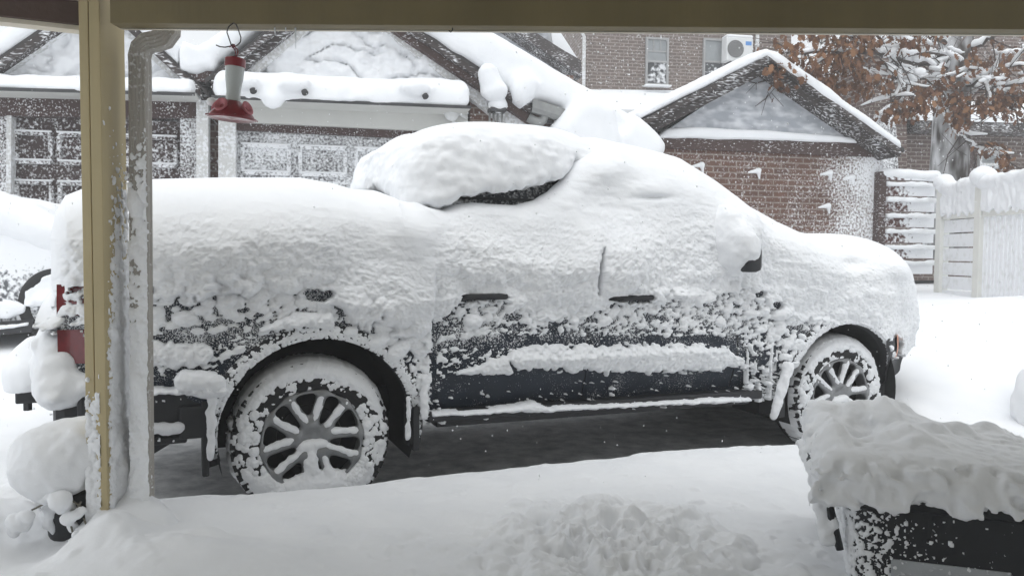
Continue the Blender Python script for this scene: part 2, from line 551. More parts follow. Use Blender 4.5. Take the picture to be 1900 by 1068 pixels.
# body: full-depth shell, side skin dense, mirrored
SEAMS = (0.565, 1.478, 2.50)
def build_body():
    us = np.unique(np.concatenate([np.arange(-1.05, 4.241, 0.012)]))
    t = np.linspace(0, 1, 110)
    top = np.interp(us, TOPB[:, 0], TOPB[:, 1]); bot = np.interp(us, BOTB[:, 0], BOTB[:, 1])
    U = us[:, None] + 0 * t[None]; H = bot[:, None] + (top - bot)[:, None] * t[None]
    W = body_w(U, H)
    d = (top[:, None] - H)
    W = W * np.sqrt(np.clip(1 - (1 - np.clip(d / 0.06, 0, 1)) ** 2, 0, 1))
    arch = in_arch(U, H)
    rear = (U > SEAMS[0]) & (U < SEAMS[1]) & (H > 0.455) & (H < 1.16)
    front = (U > SEAMS[1]) & (U < SEAMS[2]) & (H > 0.455) & (H < 1.16)
    rear &= ~(np.hypot(U - 0.03, H - 0.40) < 0.60)
    P = tl(U, W, H)
    nu, nv = U.shape
    F = grid_faces(nu, nv)
    fa = arch.ravel()[F].any(1); fr = rear.ravel()[F].all(1); ff = front.ravel()[F].all(1)
    V = P.reshape(-1, 3)
    V2 = V.copy(); V2[:, 1] *= -1
    k = ~(fa | fr | ff)
    F1 = F[k]; F2 = F[~fa][:, ::-1] + len(V)
    np_mesh('body', *compact(np.concatenate([V, V2]), np.concatenate([F1, F2])), M['paint_frost'], truck)
    doors = []
    for fm, lab in ((fr, 'rear door'), (ff, 'front door')):
        Fd = F[fm]
        v, f = compact(V, Fd)
        c = v.copy()
        um, uM = v[:, 0].min(), v[:, 0].max()
        e = np.minimum(np.minimum(v[:, 0] - um, uM - v[:, 0]), np.minimum(v[:, 2] - v[:, 2].min(), 1.0))
        c[:, 1] += 0.012 * (1 - np.clip(e / 0.012, 0, 1)) ** 2 - 0.003
        doors.append(np_mesh('door', c, f, M['paint_frost'], truck))
    return doors
doors = build_body()
# dark backing behind the door gaps, floor and chassis
mb = MB()
mb.box((1.66, 0, 0.83), (2.15, 1.76, 0.66))
mb.box((-0.76, 0, 0.78), (0.50, 1.66, 0.60))
mb.box((3.98, 0, 0.72), (0.30, 1.2, 0.50))
mb.box((1.5, 0, 0.44), (4.9, 0.9, 0.16))
mb.box((0.03, 0, 0.98), (1.1, 1.0, 0.3)); mb.box((3.34, 0, 0.86), (1.1, 1.0, 0.4))
mb.tube([(0.0, -0.75, 0.36), (0.0, 0.75, 0.36)], 0.06, 10); mb.tube([(3.34, -0.75, 0.36), (3.34, 0.75, 0.36)], 0.045, 10)
mb.build('chassis', M['underbody'], truck)
# wheel wells
for wu, hc in ((0.03, 0.40), (3.34, 0.37)):
    for s in (-1, 1):
        mb = MB()
        pr = []
        a = np.linspace(R(-20), R(200), 40)
        for y0, y1 in ((-0.955, -0.40),):
            prev = None
            for ang in a:
                p = [(wu + 0.463 * math.cos(ang), -s * y0, hc + 0.463 * math.sin(ang)), (wu + 0.463 * math.cos(ang), -s * y1, hc + 0.463 * math.sin(ang))]
                cur = [mb.bm.verts.new(q) for q in p]
                if prev: mb.bm.faces.new((prev[0], cur[0], cur[1], prev[1]))
                prev = cur
        mb.face([(wu + 0.463 * math.cos(x), s * 0.40, hc + 0.463 * math.sin(x)) for x in a])
        bmesh.ops.remove_doubles(mb.bm, verts=mb.bm.verts[:], dist=.001)
        mb.build('wheel_well', M['underbody'], truck)
# arch trims
for wu, hc in ((0.03, 0.40), (3.34, 0.37)):
    th = np.linspace(R(-14), R(194), 90); k = np.linspace(0, 1, 9)
    TH, K = np.meshgrid(th, k, indexing='ij')
    r = 0.452 + 0.068 * K
    U = wu + r * np.cos(TH); H = hc + r * np.sin(TH)
    W = body_w(U, H) + 0.016 * np.sqrt(np.clip(1 - (2 * K - 1) ** 2, 0, 1)) + 0.004
    W[:, 0] -= 0.05
    grid_obj('wheel_arch_trim', tl(U, W, H)[:, ::-1], M['plastic'], truck)
# sill step
mb = MB()
mb.box((1.62, -0.915, 0.425), (2.12, 0.09, 0.055), rot=Matrix.Rotation(R(0.55), 3, 'Y'), bev=0.012)
mb.box((1.62, -0.86, 0.385), (2.0, 0.10, 0.05), rot=Matrix.Rotation(R(0.55), 3, 'Y'), bev=0.01)
mb.build('running_board', M['plastic'], truck)
# rear quarter and bumpers
mb = MB()
mb.box((-0.73, -0.88, 0.545), (0.50, 0.13, 0.20), bev=0.02)
mb.box((-0.53, -0.90, 0.50), (0.11, 0.12, 0.15), bev=0.012)
mb.box((-0.98, 0, 0.56), (0.20, 1.78, 0.21), bev=0.05)
mb.box((-0.70, -0.84, 0.425), (0.30, 0.22, 0.035), bev=0.01)
mb.prism([(-0.95, 0.40), (-0.58, 0.40), (-0.86, 0.24), (-0.95, 0.24)], 'y', -0.80, -0.70)
mb.build('rear_bumper', M['plastic'], truck)
u = np.linspace(3.66, 4.25, 40); h = np.linspace(0.30, 0.72, 24)
U, H = np.meshgrid(u, h, indexing='ij')
W = body_w(U, H) + 0.03 - 0.12 * sst(0.44, 0.30, H)
P = tl(U, W, H); P2 = tl(np.full((12, 24), 4.25), np.linspace(1, -1, 12)[:, None] * W[-1][None], H[:1])
grid_obj('front_bumper', np.concatenate([P, P2], 0), M['plastic'], truck, keep=~in_arch(np.concatenate([U, np.full((12, 24), 4.25)]), np.concatenate([H, np.repeat(H[:1], 12, 0)]), 0.44))
# mud flaps and the icicled strip behind the rear wheel
mb = MB(); mb.box((-0.475, -0.86, 0.42), (0.03, 0.20, 0.34), bev=0.006); mb.build('mud_flap', M['plastic'], truck)
mb = MB(); mb.box((0.50, -0.87, 0.385), (0.035, 0.18, 0.22), bev=0.006); mb.build('mud_flap', M['plastic'], truck)
mb = MB(); mb.box((2.83, -0.87, 0.36), (0.05, 0.18, 0.20), bev=0.006); mb.build('mud_flap', M['plastic'], truck)
# tail lamp, marker, handles, window, mirror
tailk = lambda U, H: ((H > 0.985) & (H < 1.115)) | ((H > 0.79) & (H < 0.915) & (U < -0.78 + 0 * H) & (U > -1.05 + 0.35 * np.maximum(0, 0.86 - H)))
body_patch('taillight', -1.05, -0.74, 0.78, 1.13, 0.012, M['red'], 0.006, tailk)
body_patch('side_marker', 3.80, 3.90, 0.585, 0.735, 0.008, M['orange'], 0.042)
for i, (uu, hh) in enumerate(((0.86, 1.035), (1.745, 1.015))):
    mb = MB()
    mb.tube([(uu - 0.125, -0.945, hh), (uu - 0.11, -0.985, hh + 0.004), (uu + 0.11, -0.985, hh + 0.004), (uu + 0.125, -0.945, hh)], 0.016, 8)
    mb.build('handle', M['plastic'], doors[i], smooth=True)
wk = lambda U, H: (H < 1.70 - 0.02 * np.cos(U * 3)) & (H > 1.18) & (U > 0.66) & (U < 2.25 - (H - 1.2) * 1.0)
body_patch('window', 0.64, 2.2, 1.18, 1.70, 0.02, M['frost_glass'], 0.006, wk)
body_patch('window_trim', 0.66, 2.1, 1.545, 1.56, 0.015, M['plastic'], 0.014)

# wheels ------------------------------------------------------------
def make_wheel():
    root = thing('wheel', None, None) if False else bpy.data.objects.new('wheel', None)
    COL.objects.link(root); root.parent = truck
    Mx = Matrix.Rotation(R(90), 4, 'X')           # lathe axis z -> -y (outwards)
    mb = MB()
    prof = [(0.235, 0.02), (0.245, 0.045), (0.275, 0.055), (0.315, 0.052), (0.345, 0.04), (0.365, 0.02), (0.376, -0.01), (0.378, -0.09), (0.376, -0.17), (0.36, -0.20), (0.30, -0.22), (0.235, -0.2)]
    mb.lathe(prof, 72, Mx)
    for k in range(44):
        a = 2 * math.pi * k / 44
        for z, dr, off in ((0.012, 0.0, 0), (-0.075, 0.006, .5), (-0.155, 0.0, 0)):
            aa = a + off * 2 * math.pi / 44
            rr = 0.360 + dr * .5
            rot = Mx.to_3x3() @ Matrix.Rotation(aa, 3, 'Z')
            mb.box(Mx.to_3x3() @ Vector((rr * math.cos(aa), rr * math.sin(aa), z)), (0.022, 0.032, 0.05), rot=rot, bev=0.0)
    mb.build('tyre', M['rubber'], root, smooth=False)
    slots = [R(62 + 72 * k) for k in range(5)]
    def spoke_list():
        L = []
        for s in slots:
            for g in (-1, 1):
                a0 = s + g * R(25); a1 = s + g * R(15.5)
                L.append(((0.080 * math.cos(a0), 0.080 * math.sin(a0)), (0.222 * math.cos(a1), 0.222 * math.sin(a1))))
        return L
    SP = spoke_list()
    def rimf(X, Y, Z):
        r = np.sqrt(X * X + Z * Z)
        d = np.maximum(np.abs(r - 0.232) - 0.006, np.abs(Y + 0.005) - 0.045)        # lip ring
        hub = np.maximum(r - 0.062, np.abs(Y + 0.010) - 0.018)
        d = smin(d, hub, 0.015)
        for a, b in SP:
            d = smin(d, cap(X, Y, Z, (a[0], -0.022, a[1]), (b[0], -0.030, b[1]), 0.024, 0.023), 0.036)
        for k in range(5):
            a = R(26 + 72 * k)
            d = np.maximum(d, -np.maximum(np.sqrt((X - 0.05 * math.cos(a)) ** 2 + (Z - 0.05 * math.sin(a)) ** 2) - 0.012, -(Y + 0.02)))
        return d
    sdf_obj('rim', rimf, (-0.25, -0.075, -0.25), (0.25, 0.055, 0.25), 0.005, M['rim'], root)
    mb = MB()
    mb.lathe([(0.0, -0.05), (0.15, -0.05), (0.155, -0.06), (0.155, -0.075), (0.24, -0.10), (0.24, -0.2), (0.0, -0.2)], 40, Mx)
    mb.build('brake_disc', M['disc'], root)
    return root, SP
wheel0, SPOKES = make_wheel()
wheel0.location = (WHEEL_U[0], -0.885, WHEEL_H[0])
for (wu, wy, wh, rz) in ((WHEEL_U[1], -0.885, WHEEL_H[1], 0), (WHEEL_U[0], 0.885, WHEEL_H[0], math.pi), (WHEEL_U[1], 0.885, WHEEL_H[1], math.pi)):
    c = wheel0.copy(); COL.objects.link(c); c.location = (wu, wy, wh); c.rotation_euler = (0, 0, rz); c.parent = truck
    for ch in wheel0.children:
        k = ch.copy(); COL.objects.link(k); k.parent = c
    if wy < 0: wheel1 = c

# stamping of snow lumps into a thickness map ------------------------
def stamp(T, a0, da, b0, db, lumps, mode='max'):
    """lumps rows: (a, b, ra, rb, rot, height, base)"""
    na, nb = T.shape
    for a, b, ra, rb, ro, hh, base in lumps:
        m = max(ra, rb)
        i0 = max(0, int((a - m - a0) / da)); i1 = min(na, int((a + m - a0) / da) + 2)
        j0 = max(0, int((b - m - b0) / db)); j1 = min(nb, int((b + m - b0) / db) + 2)
        if i1 <= i0 or j1 <= j0: continue
        A = a0 + da * np.arange(i0, i1)[:, None] - a; B = b0 + db * np.arange(j0, j1)[None] - b
        c, s = math.cos(ro), math.sin(ro)
        x = (A * c + B * s) / ra; y = (-A * s + B * c) / rb
        q = 1 - x * x - y * y
        v = np.where(q > 0, base + hh * np.sqrt(np.maximum(q, 0)), -1)
        if mode == 'max': T[i0:i1, j0:j1] = np.maximum(T[i0:i1, j0:j1], v)
        else: T[i0:i1, j0:j1] += np.where(q > 0, hh * np.maximum(q, 0) ** 0.7, 0)

# ---- wheel snow
def wheel_snow(root, seed, cover):
    g = np.random.default_rng(seed)
    nth, nr = 560, 60
    th = np.linspace(0, 2 * math.pi, nth); r = np.linspace(0.238, 0.40, nr)
    TH, RR = np.meshgrid(th, r, indexing='ij')
    prof_r = [0.238, 0.245, 0.275, 0.315, 0.345, 0.365, 0.376, 0.382, 0.40]; prof_w = [0.03, 0.045, 0.055, 0.052, 0.04, 0.02, -0.01, -0.09, -0.14]
    w = np.interp(RR, prof_r, prof_w); rr = np.minimum(RR, 0.378)
    x = np.cos(TH) * RR; z = np.sin(TH) * RR
    T = np.full(TH.shape, -0.02)
    up = sst(0.15, 0.8, np.sin(TH) + 0.10 * np.cos(TH))
    inner = 0.325 - 0.02 * up + 0.012 * fbm2(TH * 6, RR * 8, 3, seed)
    T = np.maximum(T, (0.024 * sst(-0.01, 0.03, RR - inner)) * up * cover - 0.004 + 0.004 * fbm2(x * 40, z * 40, 3, seed + 1))
    bot = sst(-0.35, -0.75, np.sin(TH)) * sst(0.36, 0.30, RR)
    T = np.maximum(T, 0.022 * bot - 0.002 + 0.006 * fbm2(x * 30, z * 30, 3, seed + 2))
    L = []
    for _ in range(900):
        t = g.uniform(0, 2 * math.pi); q = g.uniform(0.245, 0.385)
        s = math.sin(t)
        dens = 0.75 if s < 0.55 else (0.25 if q < 0.30 else 0.9)
        if q > 0.35 and s < -0.2: dens = 0.35
        if s > 0.55 and q < 0.295: dens = 0.02
        if g.random() > dens: continue
        sz = abs(g.normal(0.007, 0.005)) + 0.003
        L.append((t, q, sz / 0.32 * g.uniform(0.8, 1.7), sz * g.uniform(0.8, 1.3), 0, sz * 0.7, 0.001))
    stamp(T, 0, th[1] - th[0], r[0], r[1] - r[0], L)
    T += np.where(T > 0, 0.0015 * fbm2(x * 160, z * 160, 2, seed + 3), 0)
    W = w + T * np.interp(RR, [0.33, 0.385], [1, 0.4])
    Rr = rr + np.maximum(T, 0) * np.interp(RR, [0.33, 0.38], [0, 0.9])
    P = np.stack([np.cos(TH) * Rr, -W, np.sin(TH) * Rr], -1)
    grid_obj('snow_on_tyre', P, M['snow'], root, keep=T > -0.002, flip=True)
    def f(X, Y, Z):
        d = np.full(X.shape, 1.0, np.float32)
        for a, b in SPOKES:
            horiz = abs(b[0] - a[0]) / math.hypot(b[0] - a[0], b[1] - a[1])
            up_ = 0.004 + 0.010 * horiz
            d = smin(d, cap(X, Y, Z, (a[0], -0.032, a[1] + up_), (b[0], -0.042, b[1] + up_), 0.0165, 0.0165), 0.012)
        d = np.minimum(d, cap(X, Y, Z, (-0.05, -0.03, -0.03), (0.05, -0.03, -0.02), 0.024))
        d = smin(d, ell(X, Y, Z, (0.03, -0.03, -0.235), (0.20, 0.055, 0.085)), 0.02)
        d = smin(d, ell(X, Y, Z, (0.0, -0.035, -0.13), (0.03, 0.03, 0.08)), 0.02)
        return d + 0.007 * fbm3(X * 28, Y * 28, Z * 28, 3, seed) - 0.001
    sdf_obj('snow_on_rim', f, (-0.25, -0.11, -0.32), (0.25, 0.02, 0.25), 0.005, M['snow'], root)
wheel_snow(wheel0, 3, 1.0)
wheel_snow(wheel1, 5, 1.0)

# ---- the snow over bed, doors, windscreen and bonnet -------------------
SIL = [  # px, py, w, rounding, inner w
    (86, 540, .50, .20, 0), (84, 440, .50, .22, 0), (92, 390, .48, .28, 0), (112, 364, .45, .36, 0), (160, 346, .42, .42, 0), (220, 338, .4, .44, 0), (275, 333, .4, .44, 0),
    (400, 330, .4, .44, 0), (560, 330, .4, .42, 0), (620, 341, .42, .36, 0), (660, 352, .45, .34, 0), (700, 352, .52, .30, 0), (735, 362, .62, .26, .3), (760, 374, .74, .16, .70),
    (790, 385, .78, .12, .74), (815, 390, .78, .10, .74), (840, 380, .78, .10, .74), (870, 376, .78, .10, .74), (905, 379, .78, .10, .74), (950, 381, .78, .11, .74),
    (985, 372, .78, .12, .74), (1010, 357, .77, .12, .73), (1035, 336, .76, .13, .71), (1055, 312, .74, .14, .68), (1070, 292, .72, .16, .62), (1085, 270, .60, .22, .4), (1105, 252, .40, .32, 0),
    (1170, 266, .36, .40, 0), (1240, 285, .36, .42, 0), (1270, 302, .38, .44, 0), (1300, 324, .40, .44, 0), (1340, 360, .44, .42, 0), (1400, 395, .48, .40, 0),
    (1460, 424, .48, .36, 0), (1520, 436, .48, .34, 0), (1600, 436, .5, .34, 0), (1640, 446, .55, .34, 0), (1677, 467, .64, .30, 0), (1694, 499, .66, .26, 0), (1703, 545, .66, .22, 0),
    (1705, 600, .66, .20, 0), (1704, 640, .66, .18, 0)]
sil = np.array([(*TF.uh(a, b, c), d_, e) for a, b, c, d_, e in SIL])
sil[:, 1] += np.array([0.022 * (s[4] < .1) * (100 < s[0] < 1640) for s in SIL])

def side_w(u, h):
    w = body_w(u, h) * 0 + 0.945
    cab = sst(0.45, 0.7, u) * sst(2.95, 2.4, u)
    w = w - cab * 0.30 * np.maximum(0, h - 1.16)
    w = w - 0.22 * sst(3.5, 4.32, u) ** 1.6
    w = w - 0.02 * sst(-0.8, -1.06, u)
    return w

# snow line on the flank, in photograph pixels: full cover ends, ragged lumps end
YA = np.array([(80, 525), (165, 535), (275, 545), (400, 548), (520, 545), (600, 560), (660, 585), (700, 600), (760, 640), (795, 640), (800, 570), (850, 548), (930, 548), (945, 565), (1000, 580), (1060, 590), (1090, 575), (1105, 556), (1200, 556), (1280, 548), (1380, 540), (1420, 560), (1480, 600), (1560, 612), (1640, 640), (1700, 680)])
YB = np.array([(80, 640), (165, 665), (275, 700), (400, 690), (430, 660), (500, 620), (600, 600), (700, 640), (760, 720), (795, 780), (805, 720), (850, 690), (930, 660), (1100, 640), (1380, 640), (1400, 700), (1480, 690), (1560, 615), (1640, 660), (1700, 700)])

def truck_snow():
    g = np.random.default_rng(21)
    umin, umax = sil[:, 0].min() + 0.004, sil[:, 0].max() - 0.004
    order = [0]
    us = np.concatenate([umin + 0.06 * np.linspace(0, 1, 26) ** 2, np.arange(umin + 0.065, umax - 0.06, 0.0052), umax - 0.06 * np.linspace(1, 0, 26) ** 2])
    # top edge: the highest silhouette at each u
    top = np.full(us.shape, -9.0)
    for a, b in zip(sil[:-1], sil[1:]):
        u0, u1 = a[0], b[0]
        if abs(u1 - u0) < 1e-6: continue
        t = (us - u0) / (u1 - u0)
        m = (t >= -1e-6) & (t <= 1 + 1e-6)
        top = np.where(m, np.maximum(top, a[1] + (b[1] - a[1]) * t), top)
    kk = np.ones(9) / 9
    ts = np.convolve(np.pad(top, 4, mode='edge'), kk, 'valid'); top = ts
    bot = np.interp(us, [-1.2, -0.98, -0.5, 0.5, 2.6, 3.8, 4.27], [0.55, 0.48, 0.40, 0.40, 0.36, 0.46, 0.66])
    nr = 400
    t = np.concatenate([np.linspace(0, 0.955, nr - 24, endpoint=False), 1 - 0.045 * np.linspace(1, 0, 24) ** 2])
    U = us[:, None] + 0 * t[None]; H = bot[:, None] + np.maximum(top - bot, 0.01)[:, None] * t[None]
    W = side_w(U, H)
    X, Y, Z = TF.world(U, W, H)
    PX, PY = project(X, Y, Z)
    # profile: nearest silhouette segment decides how the surface rolls over
    ws = np.full(U.shape, 1.0)
    for a, b in zip(sil[:-1], sil[1:]):
        e = (b - a)[:2]; L2 = e @ e
        tt = np.clip(((U - a[0]) * e[0] + (H - a[1]) * e[1]) / L2, 0, 1)
        dd = np.sqrt((U - a[0] - tt * e[0]) ** 2 + (H - a[1] - tt * e[1]) ** 2)
        Rr = a[2] + (b[2] - a[2]) * tt; wi = a[3] + (b[3] - a[3]) * tt
        k = np.clip(dd / Rr, 0, 1)
        wi = wi / np.maximum(W, .3)
        ws = np.minimum(ws, wi + (1 - wi) * (1 - (1 - k) ** 2.3) ** (1 / 2.3))
    ya = np.interp(PX, YA[:, 0], YA[:, 1]); yb = np.interp(PX, YB[:, 0], YB[:, 1])
    tt = ya - PY + 18 * fbm2(U * 7, H * 7, 3, 1) + 9 * fbm2(U * 30, H * 30, 2, 2)
    base = np.where(tt > 0, 0.018 + 0.055 * sst(0, 110, tt), np.maximum(-0.03, 0.018 + 0.0045 * tt))
    full = sst(-6, 14, tt)
    # broad forms: swells below the windows, crease at the door gap, hollow at the window corner
    def gp(px, py, sx, sy, amp):
        return amp * np.exp(-((PX - px) / sx) ** 2 - ((PY - py) / sy) ** 2)
    form = gp(890, 475, 70, 45, .035) + gp(1155, 470, 60, 50, .045) + gp(1155, 525, 45, 25, .03) + gp(1000, 520, 55, 45, .02) + gp(700, 560, 90, 55, .045) + gp(690, 470, 60, 60, -.02)
    form = form + gp(1105, 500, 7, 40, -.05) + gp(1368, 432, 34, 52, .11) + gp(1376, 395, 26, 26, .03) + gp(1580, 490, 26, 12, -.04) + gp(1110, 310, 45, 40, .05) + gp(1190, 352, 40, 16, .02) + gp(1200, 368, 28, 5, -.03)
    form = form + gp(1655, 500, 20, 20, .03) + gp(1640, 520, 12, 22, -.03) + gp(330, 570, 60, 40, .03) + gp(440, 500, 130, 60, .02) + gp(130, 470, 60, 90, .03)
    ripple = 0.0028 * fbm2(U * 5 + H * 3, H * 26 + U * 2, 3, 4) + 0.0022 * fbm2(U * 18, H * 30, 2, 6)
    ridg = np.abs(fbm2(U * 9 + 3 * H, H * 17 - 1.5 * U, 3, 9))
    wrink = 0.0035 * (0.35 - ridg) * sst(190, 60, tt) * full
    T = base + full * (form + ripple + wrink + 0.022 * fbm2(U * 2.2, H * 2.6, 2, 8))
    # lumps (u, h): sampled over the flank, denser towards the snow line
    da = us[60] - us[59]
    H0, dh = 0.36, 0.0040
    nh = int((1.36 - H0) / dh)
    ug = np.arange(-1.12, 4.28, 0.0045)
    Tl = np.full((len(ug), nh), -0.05)
    n = 90000
    lu = g.uniform(-1.1, 4.26, n); lh = g.uniform(0.38, 1.32, n)
    x, y, z = TF.world(lu, 0.95, lh)
    lx, ly = project(x, y, z)
    la = np.interp(lx, YA[:, 0], YA[:, 1]); lb = np.interp(lx, YB[:, 0], YB[:, 1])
    s = (ly - la) / np.maximum(lb - la, 12)                        # 0 at the snow line, 1 where lumps end
    patch = fbm2(lu * 4, lh * 6, 2, 77)
    cov = np.where(s < 1, 0.88 - 0.30 * np.clip(s, 0, 1) + 0.12 * patch, 0.16 * np.exp(-(s - 1) * 1.2))
    cov = np.where(s < -0.15, 0.0, cov)
    def area(x0, x1, y0, y1): return (lx > x0) & (lx < x1) & (ly > y0) & (ly < y1)
    for a_ in ((860, 1375, 622, 646, .05), (825, 1385, 693, 900, .02), (845, 935, 543, 560, 0), (1118, 1212, 543, 561, 0), (562, 622, 530, 560, 0), (0, 170, 622, 668, .08),
               (170, 400, 620, 642, .12), (0, 400, 724, 900, .02), (1385, 1450, 640, 790, .30), (1640, 1720, 668, 900, .03), (798, 860, 600, 690, .55), (1440, 1640, 600, 620, .5)):
        m_ = area(*a_[:4]); cov = np.where(m_, a_[4], cov)
    big = np.where(lx < 790, 0.018, 0.0098)
    big = np.where(lx > 1390, 0.0135, big)
    sc_ = big * (1 - 0.62 * np.clip(s, 0, 1)); sc_ = np.where(s > 1, 0.0042, sc_)
    rr = np.clip(sc_ * g.lognormal(-0.30, 0.60, n), 0.0032, 0.05)
    want = -np.log(1 - np.clip(cov, 0, .95)) * (5.36 * 0.94) / (n * np.pi * 1.25 * (sc_ * 0.86) ** 2 * 1.35)
    acc = (g.random(n) < want) & ~in_arch(lu, lh, 0.46)
    L = []
    for i in np.where(acc)[0]:
        r_ = float(rr[i]); el = g.uniform(1.0, 1.7)
        L.append((lu[i], lh[i], r_ * el, r_ / el ** 0.4, g.normal(0.25, 0.5), r_ * g.uniform(0.8, 1.25), 0.002))
    # cauliflower crust where the cover is still whole
    Tc = np.zeros_like(Tl); Lc = []
    for _ in range(5200):
        uu = g.uniform(-1.1, 4.26); hh_ = g.uniform(0.70, 1.34)
        r_ = float(np.clip(0.019 * g.lognormal(0, .5), .006, .05)); el = g.uniform(1, 1.5)
        Lc.append((uu, hh_, r_ * el, r_, g.normal(.2, .5), r_ * g.uniform(.5, .95), 0.0))
    stamp(Tc, ug[0], ug[1] - ug[0], H0, dh, Lc)
    stamp(Tl, ug[0], ug[1] - ug[0], H0, dh, L)
    iu = np.clip((U - ug[0]) / (ug[1] - ug[0]), 0, len(ug) - 1.001); ih = np.clip((H - H0) / dh, 0, nh - 1.001)
    i0 = iu.astype(int); j0 = ih.astype(int); fu = iu - i0; fh = ih - j0
    def lut(A):
        return (A[i0, j0] * (1 - fu) + A[i0 + 1, j0] * fu) * (1 - fh) + (A[i0, j0 + 1] * (1 - fu) + A[i0 + 1, j0 + 1] * fu) * fh
    lump = lut(Tl)
    lump = np.where(H > 1.33, -0.05, lump)
    rough = 0.0035 * fbm2(U * 95, H * 95, 2, 12) + 0.004 * fbm2(U * 45, H * 45, 2, 13)
    lz = sst(1.34, 1.24, H)
    # lumps stand alone below the snow line; a knobbly crust rides on the lower part of the whole cover
    crust_ = np.maximum(lut(Tc), 0) * sst(85, 10, tt) * sst(-14, -2, tt)
    crust_ = crust_ * (1 - .4 * sst(760, 850, PX))
    T = T + np.where(H < 1.33, crust_, 0) * 1.15
    T = np.maximum(T, np.where(lump > 0, lump + rough, -0.05))
    T = T + rough * sst(220, 40, tt) * full
    # snow lying on the moulding, the sill, the bumper ledge, and the streaks of frost
    def ledge(pts, hgt, thick, jag, seed, lean=1.0):
        pts = np.array(pts, float)
        yc = np.interp(PX, pts[:, 0], pts[:, 1])
        hh = np.interp(PX, pts[:, 0], pts[:, 2])
        q = (PY - yc + 4 * jag * fbm2(U * 22, H * 4, 2, seed)) / np.maximum(hh, 1)
        inx = (PX > pts[0, 0]) & (PX < pts[-1, 0])
        q = q + 0.5 * jag * fbm2(U * 40, H * 40, 2, seed + 1)
        v = thick * np.sqrt(np.clip(1 - q ** 2, 0, 1)) * (1 + 0.35 * jag * fbm2(U * 60, H * 60, 2, seed + 2))
        return np.where(inx & (np.abs(q) < 1), v, -0.05)
    T = np.maximum(T, ledge([(940, 665, 6), (960, 663, 22), (1050, 663, 24), (1150, 664, 26), (1270, 664, 24), (1340, 664, 20), (1375, 672, 6)], 1, 0.045, 0.55, 31))
    T = np.maximum(T, ledge([(845, 692, 3), (870, 688, 7), (910, 678, 14), (940, 680, 18), (948, 688, 3)], 1, 0.03, 0.5, 34))
    T = np.maximum(T, ledge([(800, 767, 4), (900, 762, 5), (960, 757, 7), (985, 753, 11), (1010, 757, 6), (1200, 748, 4), (1330, 741, 6), (1385, 739, 4)], 1, 0.055, 0.3, 37))
    T = np.maximum(T, ledge([(165, 662, 22), (272, 658, 24), (330, 660, 24), (385, 655, 18), (396, 655, 4)], 1, 0.055, 0.5, 41))
    T = np.maximum(T, ledge([(165, 726, 6), (330, 722, 8), (350, 710, 22), (400, 712, 26), (420, 720, 8)], 1, 0.07, 0.4, 44))
    T = np.maximum(T, ledge([(480, 610, 4), (540, 596, 14), (610, 590, 20), (618, 598, 4)], 1, 0.05, 0.5, 47))
    st = fbm2(U * 55, H * 5, 2, 51)
    T = np.maximum(T, np.where((PX > 1385) & (PX < 1450) & (PY > 600) & (PY < 770) & (st > 0.45), 0.004, -0.05))
    T = np.maximum(T, np.where((PX > 760) & (PX < 796) & (PY > 600) & (PY < 778) & (fbm2(U * 60, H * 40, 2, 55) > -0.1), 0.006 + 0.006 * fbm2(U * 80, H * 80, 2, 56), -0.05))
    # places blown clear
    def clear(x0, x1, y0, y1, soft=8):
        k = sst(x0 - soft, x0 + soft, PX) * sst(x1 + soft, x1 - soft, PX) * sst(y0 - soft, y0 + soft, PY + 5 * fbm2(U * 40, H * 40, 2, 60)) * sst(y1 + soft, y1 - soft, PY + 5 * fbm2(U * 44, H * 44, 2, 61))
        return k
    for cx, cy, rx, ry in ((890, 551, 44, 7), (1165, 553, 44, 7), (592, 546, 32, 12), (135, 641, 28, 24), (1106, 505, 3, 42), (1405, 545, 10, 7), (1440, 566, 12, 8), (805, 680, 4, 90), (1661, 642, 11, 19)):
        k = ((PX - cx) / rx) ** 2 + ((PY - cy) / ry) ** 2 + 0.55 * fbm2(U * 26, H * 26, 3, 60)
        T = np.where(k < 0.85, np.minimum(T, -0.02), T)
    redk = (PX > 108) & (PX < 285) & (PY > 531) & (PY < 566) & (fbm2(U * 30, H * 30, 3, 63) > 0.12)
    T = np.where(redk, -0.02, T)
    T = np.where(in_arch(U, H, 0.462), -0.03, T)
    T = np.where((PX > 1640) & (PY > 672), np.minimum(T, np.where(lump > 0, lump, -0.03)), T)
    # fine frost on the arch trims
    Ws = np.maximum(W, body_w(U, H) + 0.004) + T * np.clip(0.35 + ws, 0, 1)
    Ws = np.where(H > 1.18, side_w(U, H) + np.maximum(T, 0), Ws)
    Wf = Ws * np.minimum(ws, 1)
    keep = T > -0.004
    keep |= (ws < 0.97)
    P = tl(U, Wf, H)
    grid_obj('snow_cover', P, M['snow'], truck, keep=keep)
    P2 = tl(U, -(W + 0.04) * ws, H)[::6]
    idx = np.unique(np.concatenate([np.arange(0, U.shape[1], 8), np.arange(U.shape[1] - 24, U.shape[1], 2), [U.shape[1] - 1]]))
    grid_obj('snow_cover', P2[:, idx], M['snow_side'], truck, keep=((H > 0.9) | (U < -1.0) | (U > 4.0))[::6][:, idx], flip=True)
    # caps closing both ends behind the corners
truck_snow()

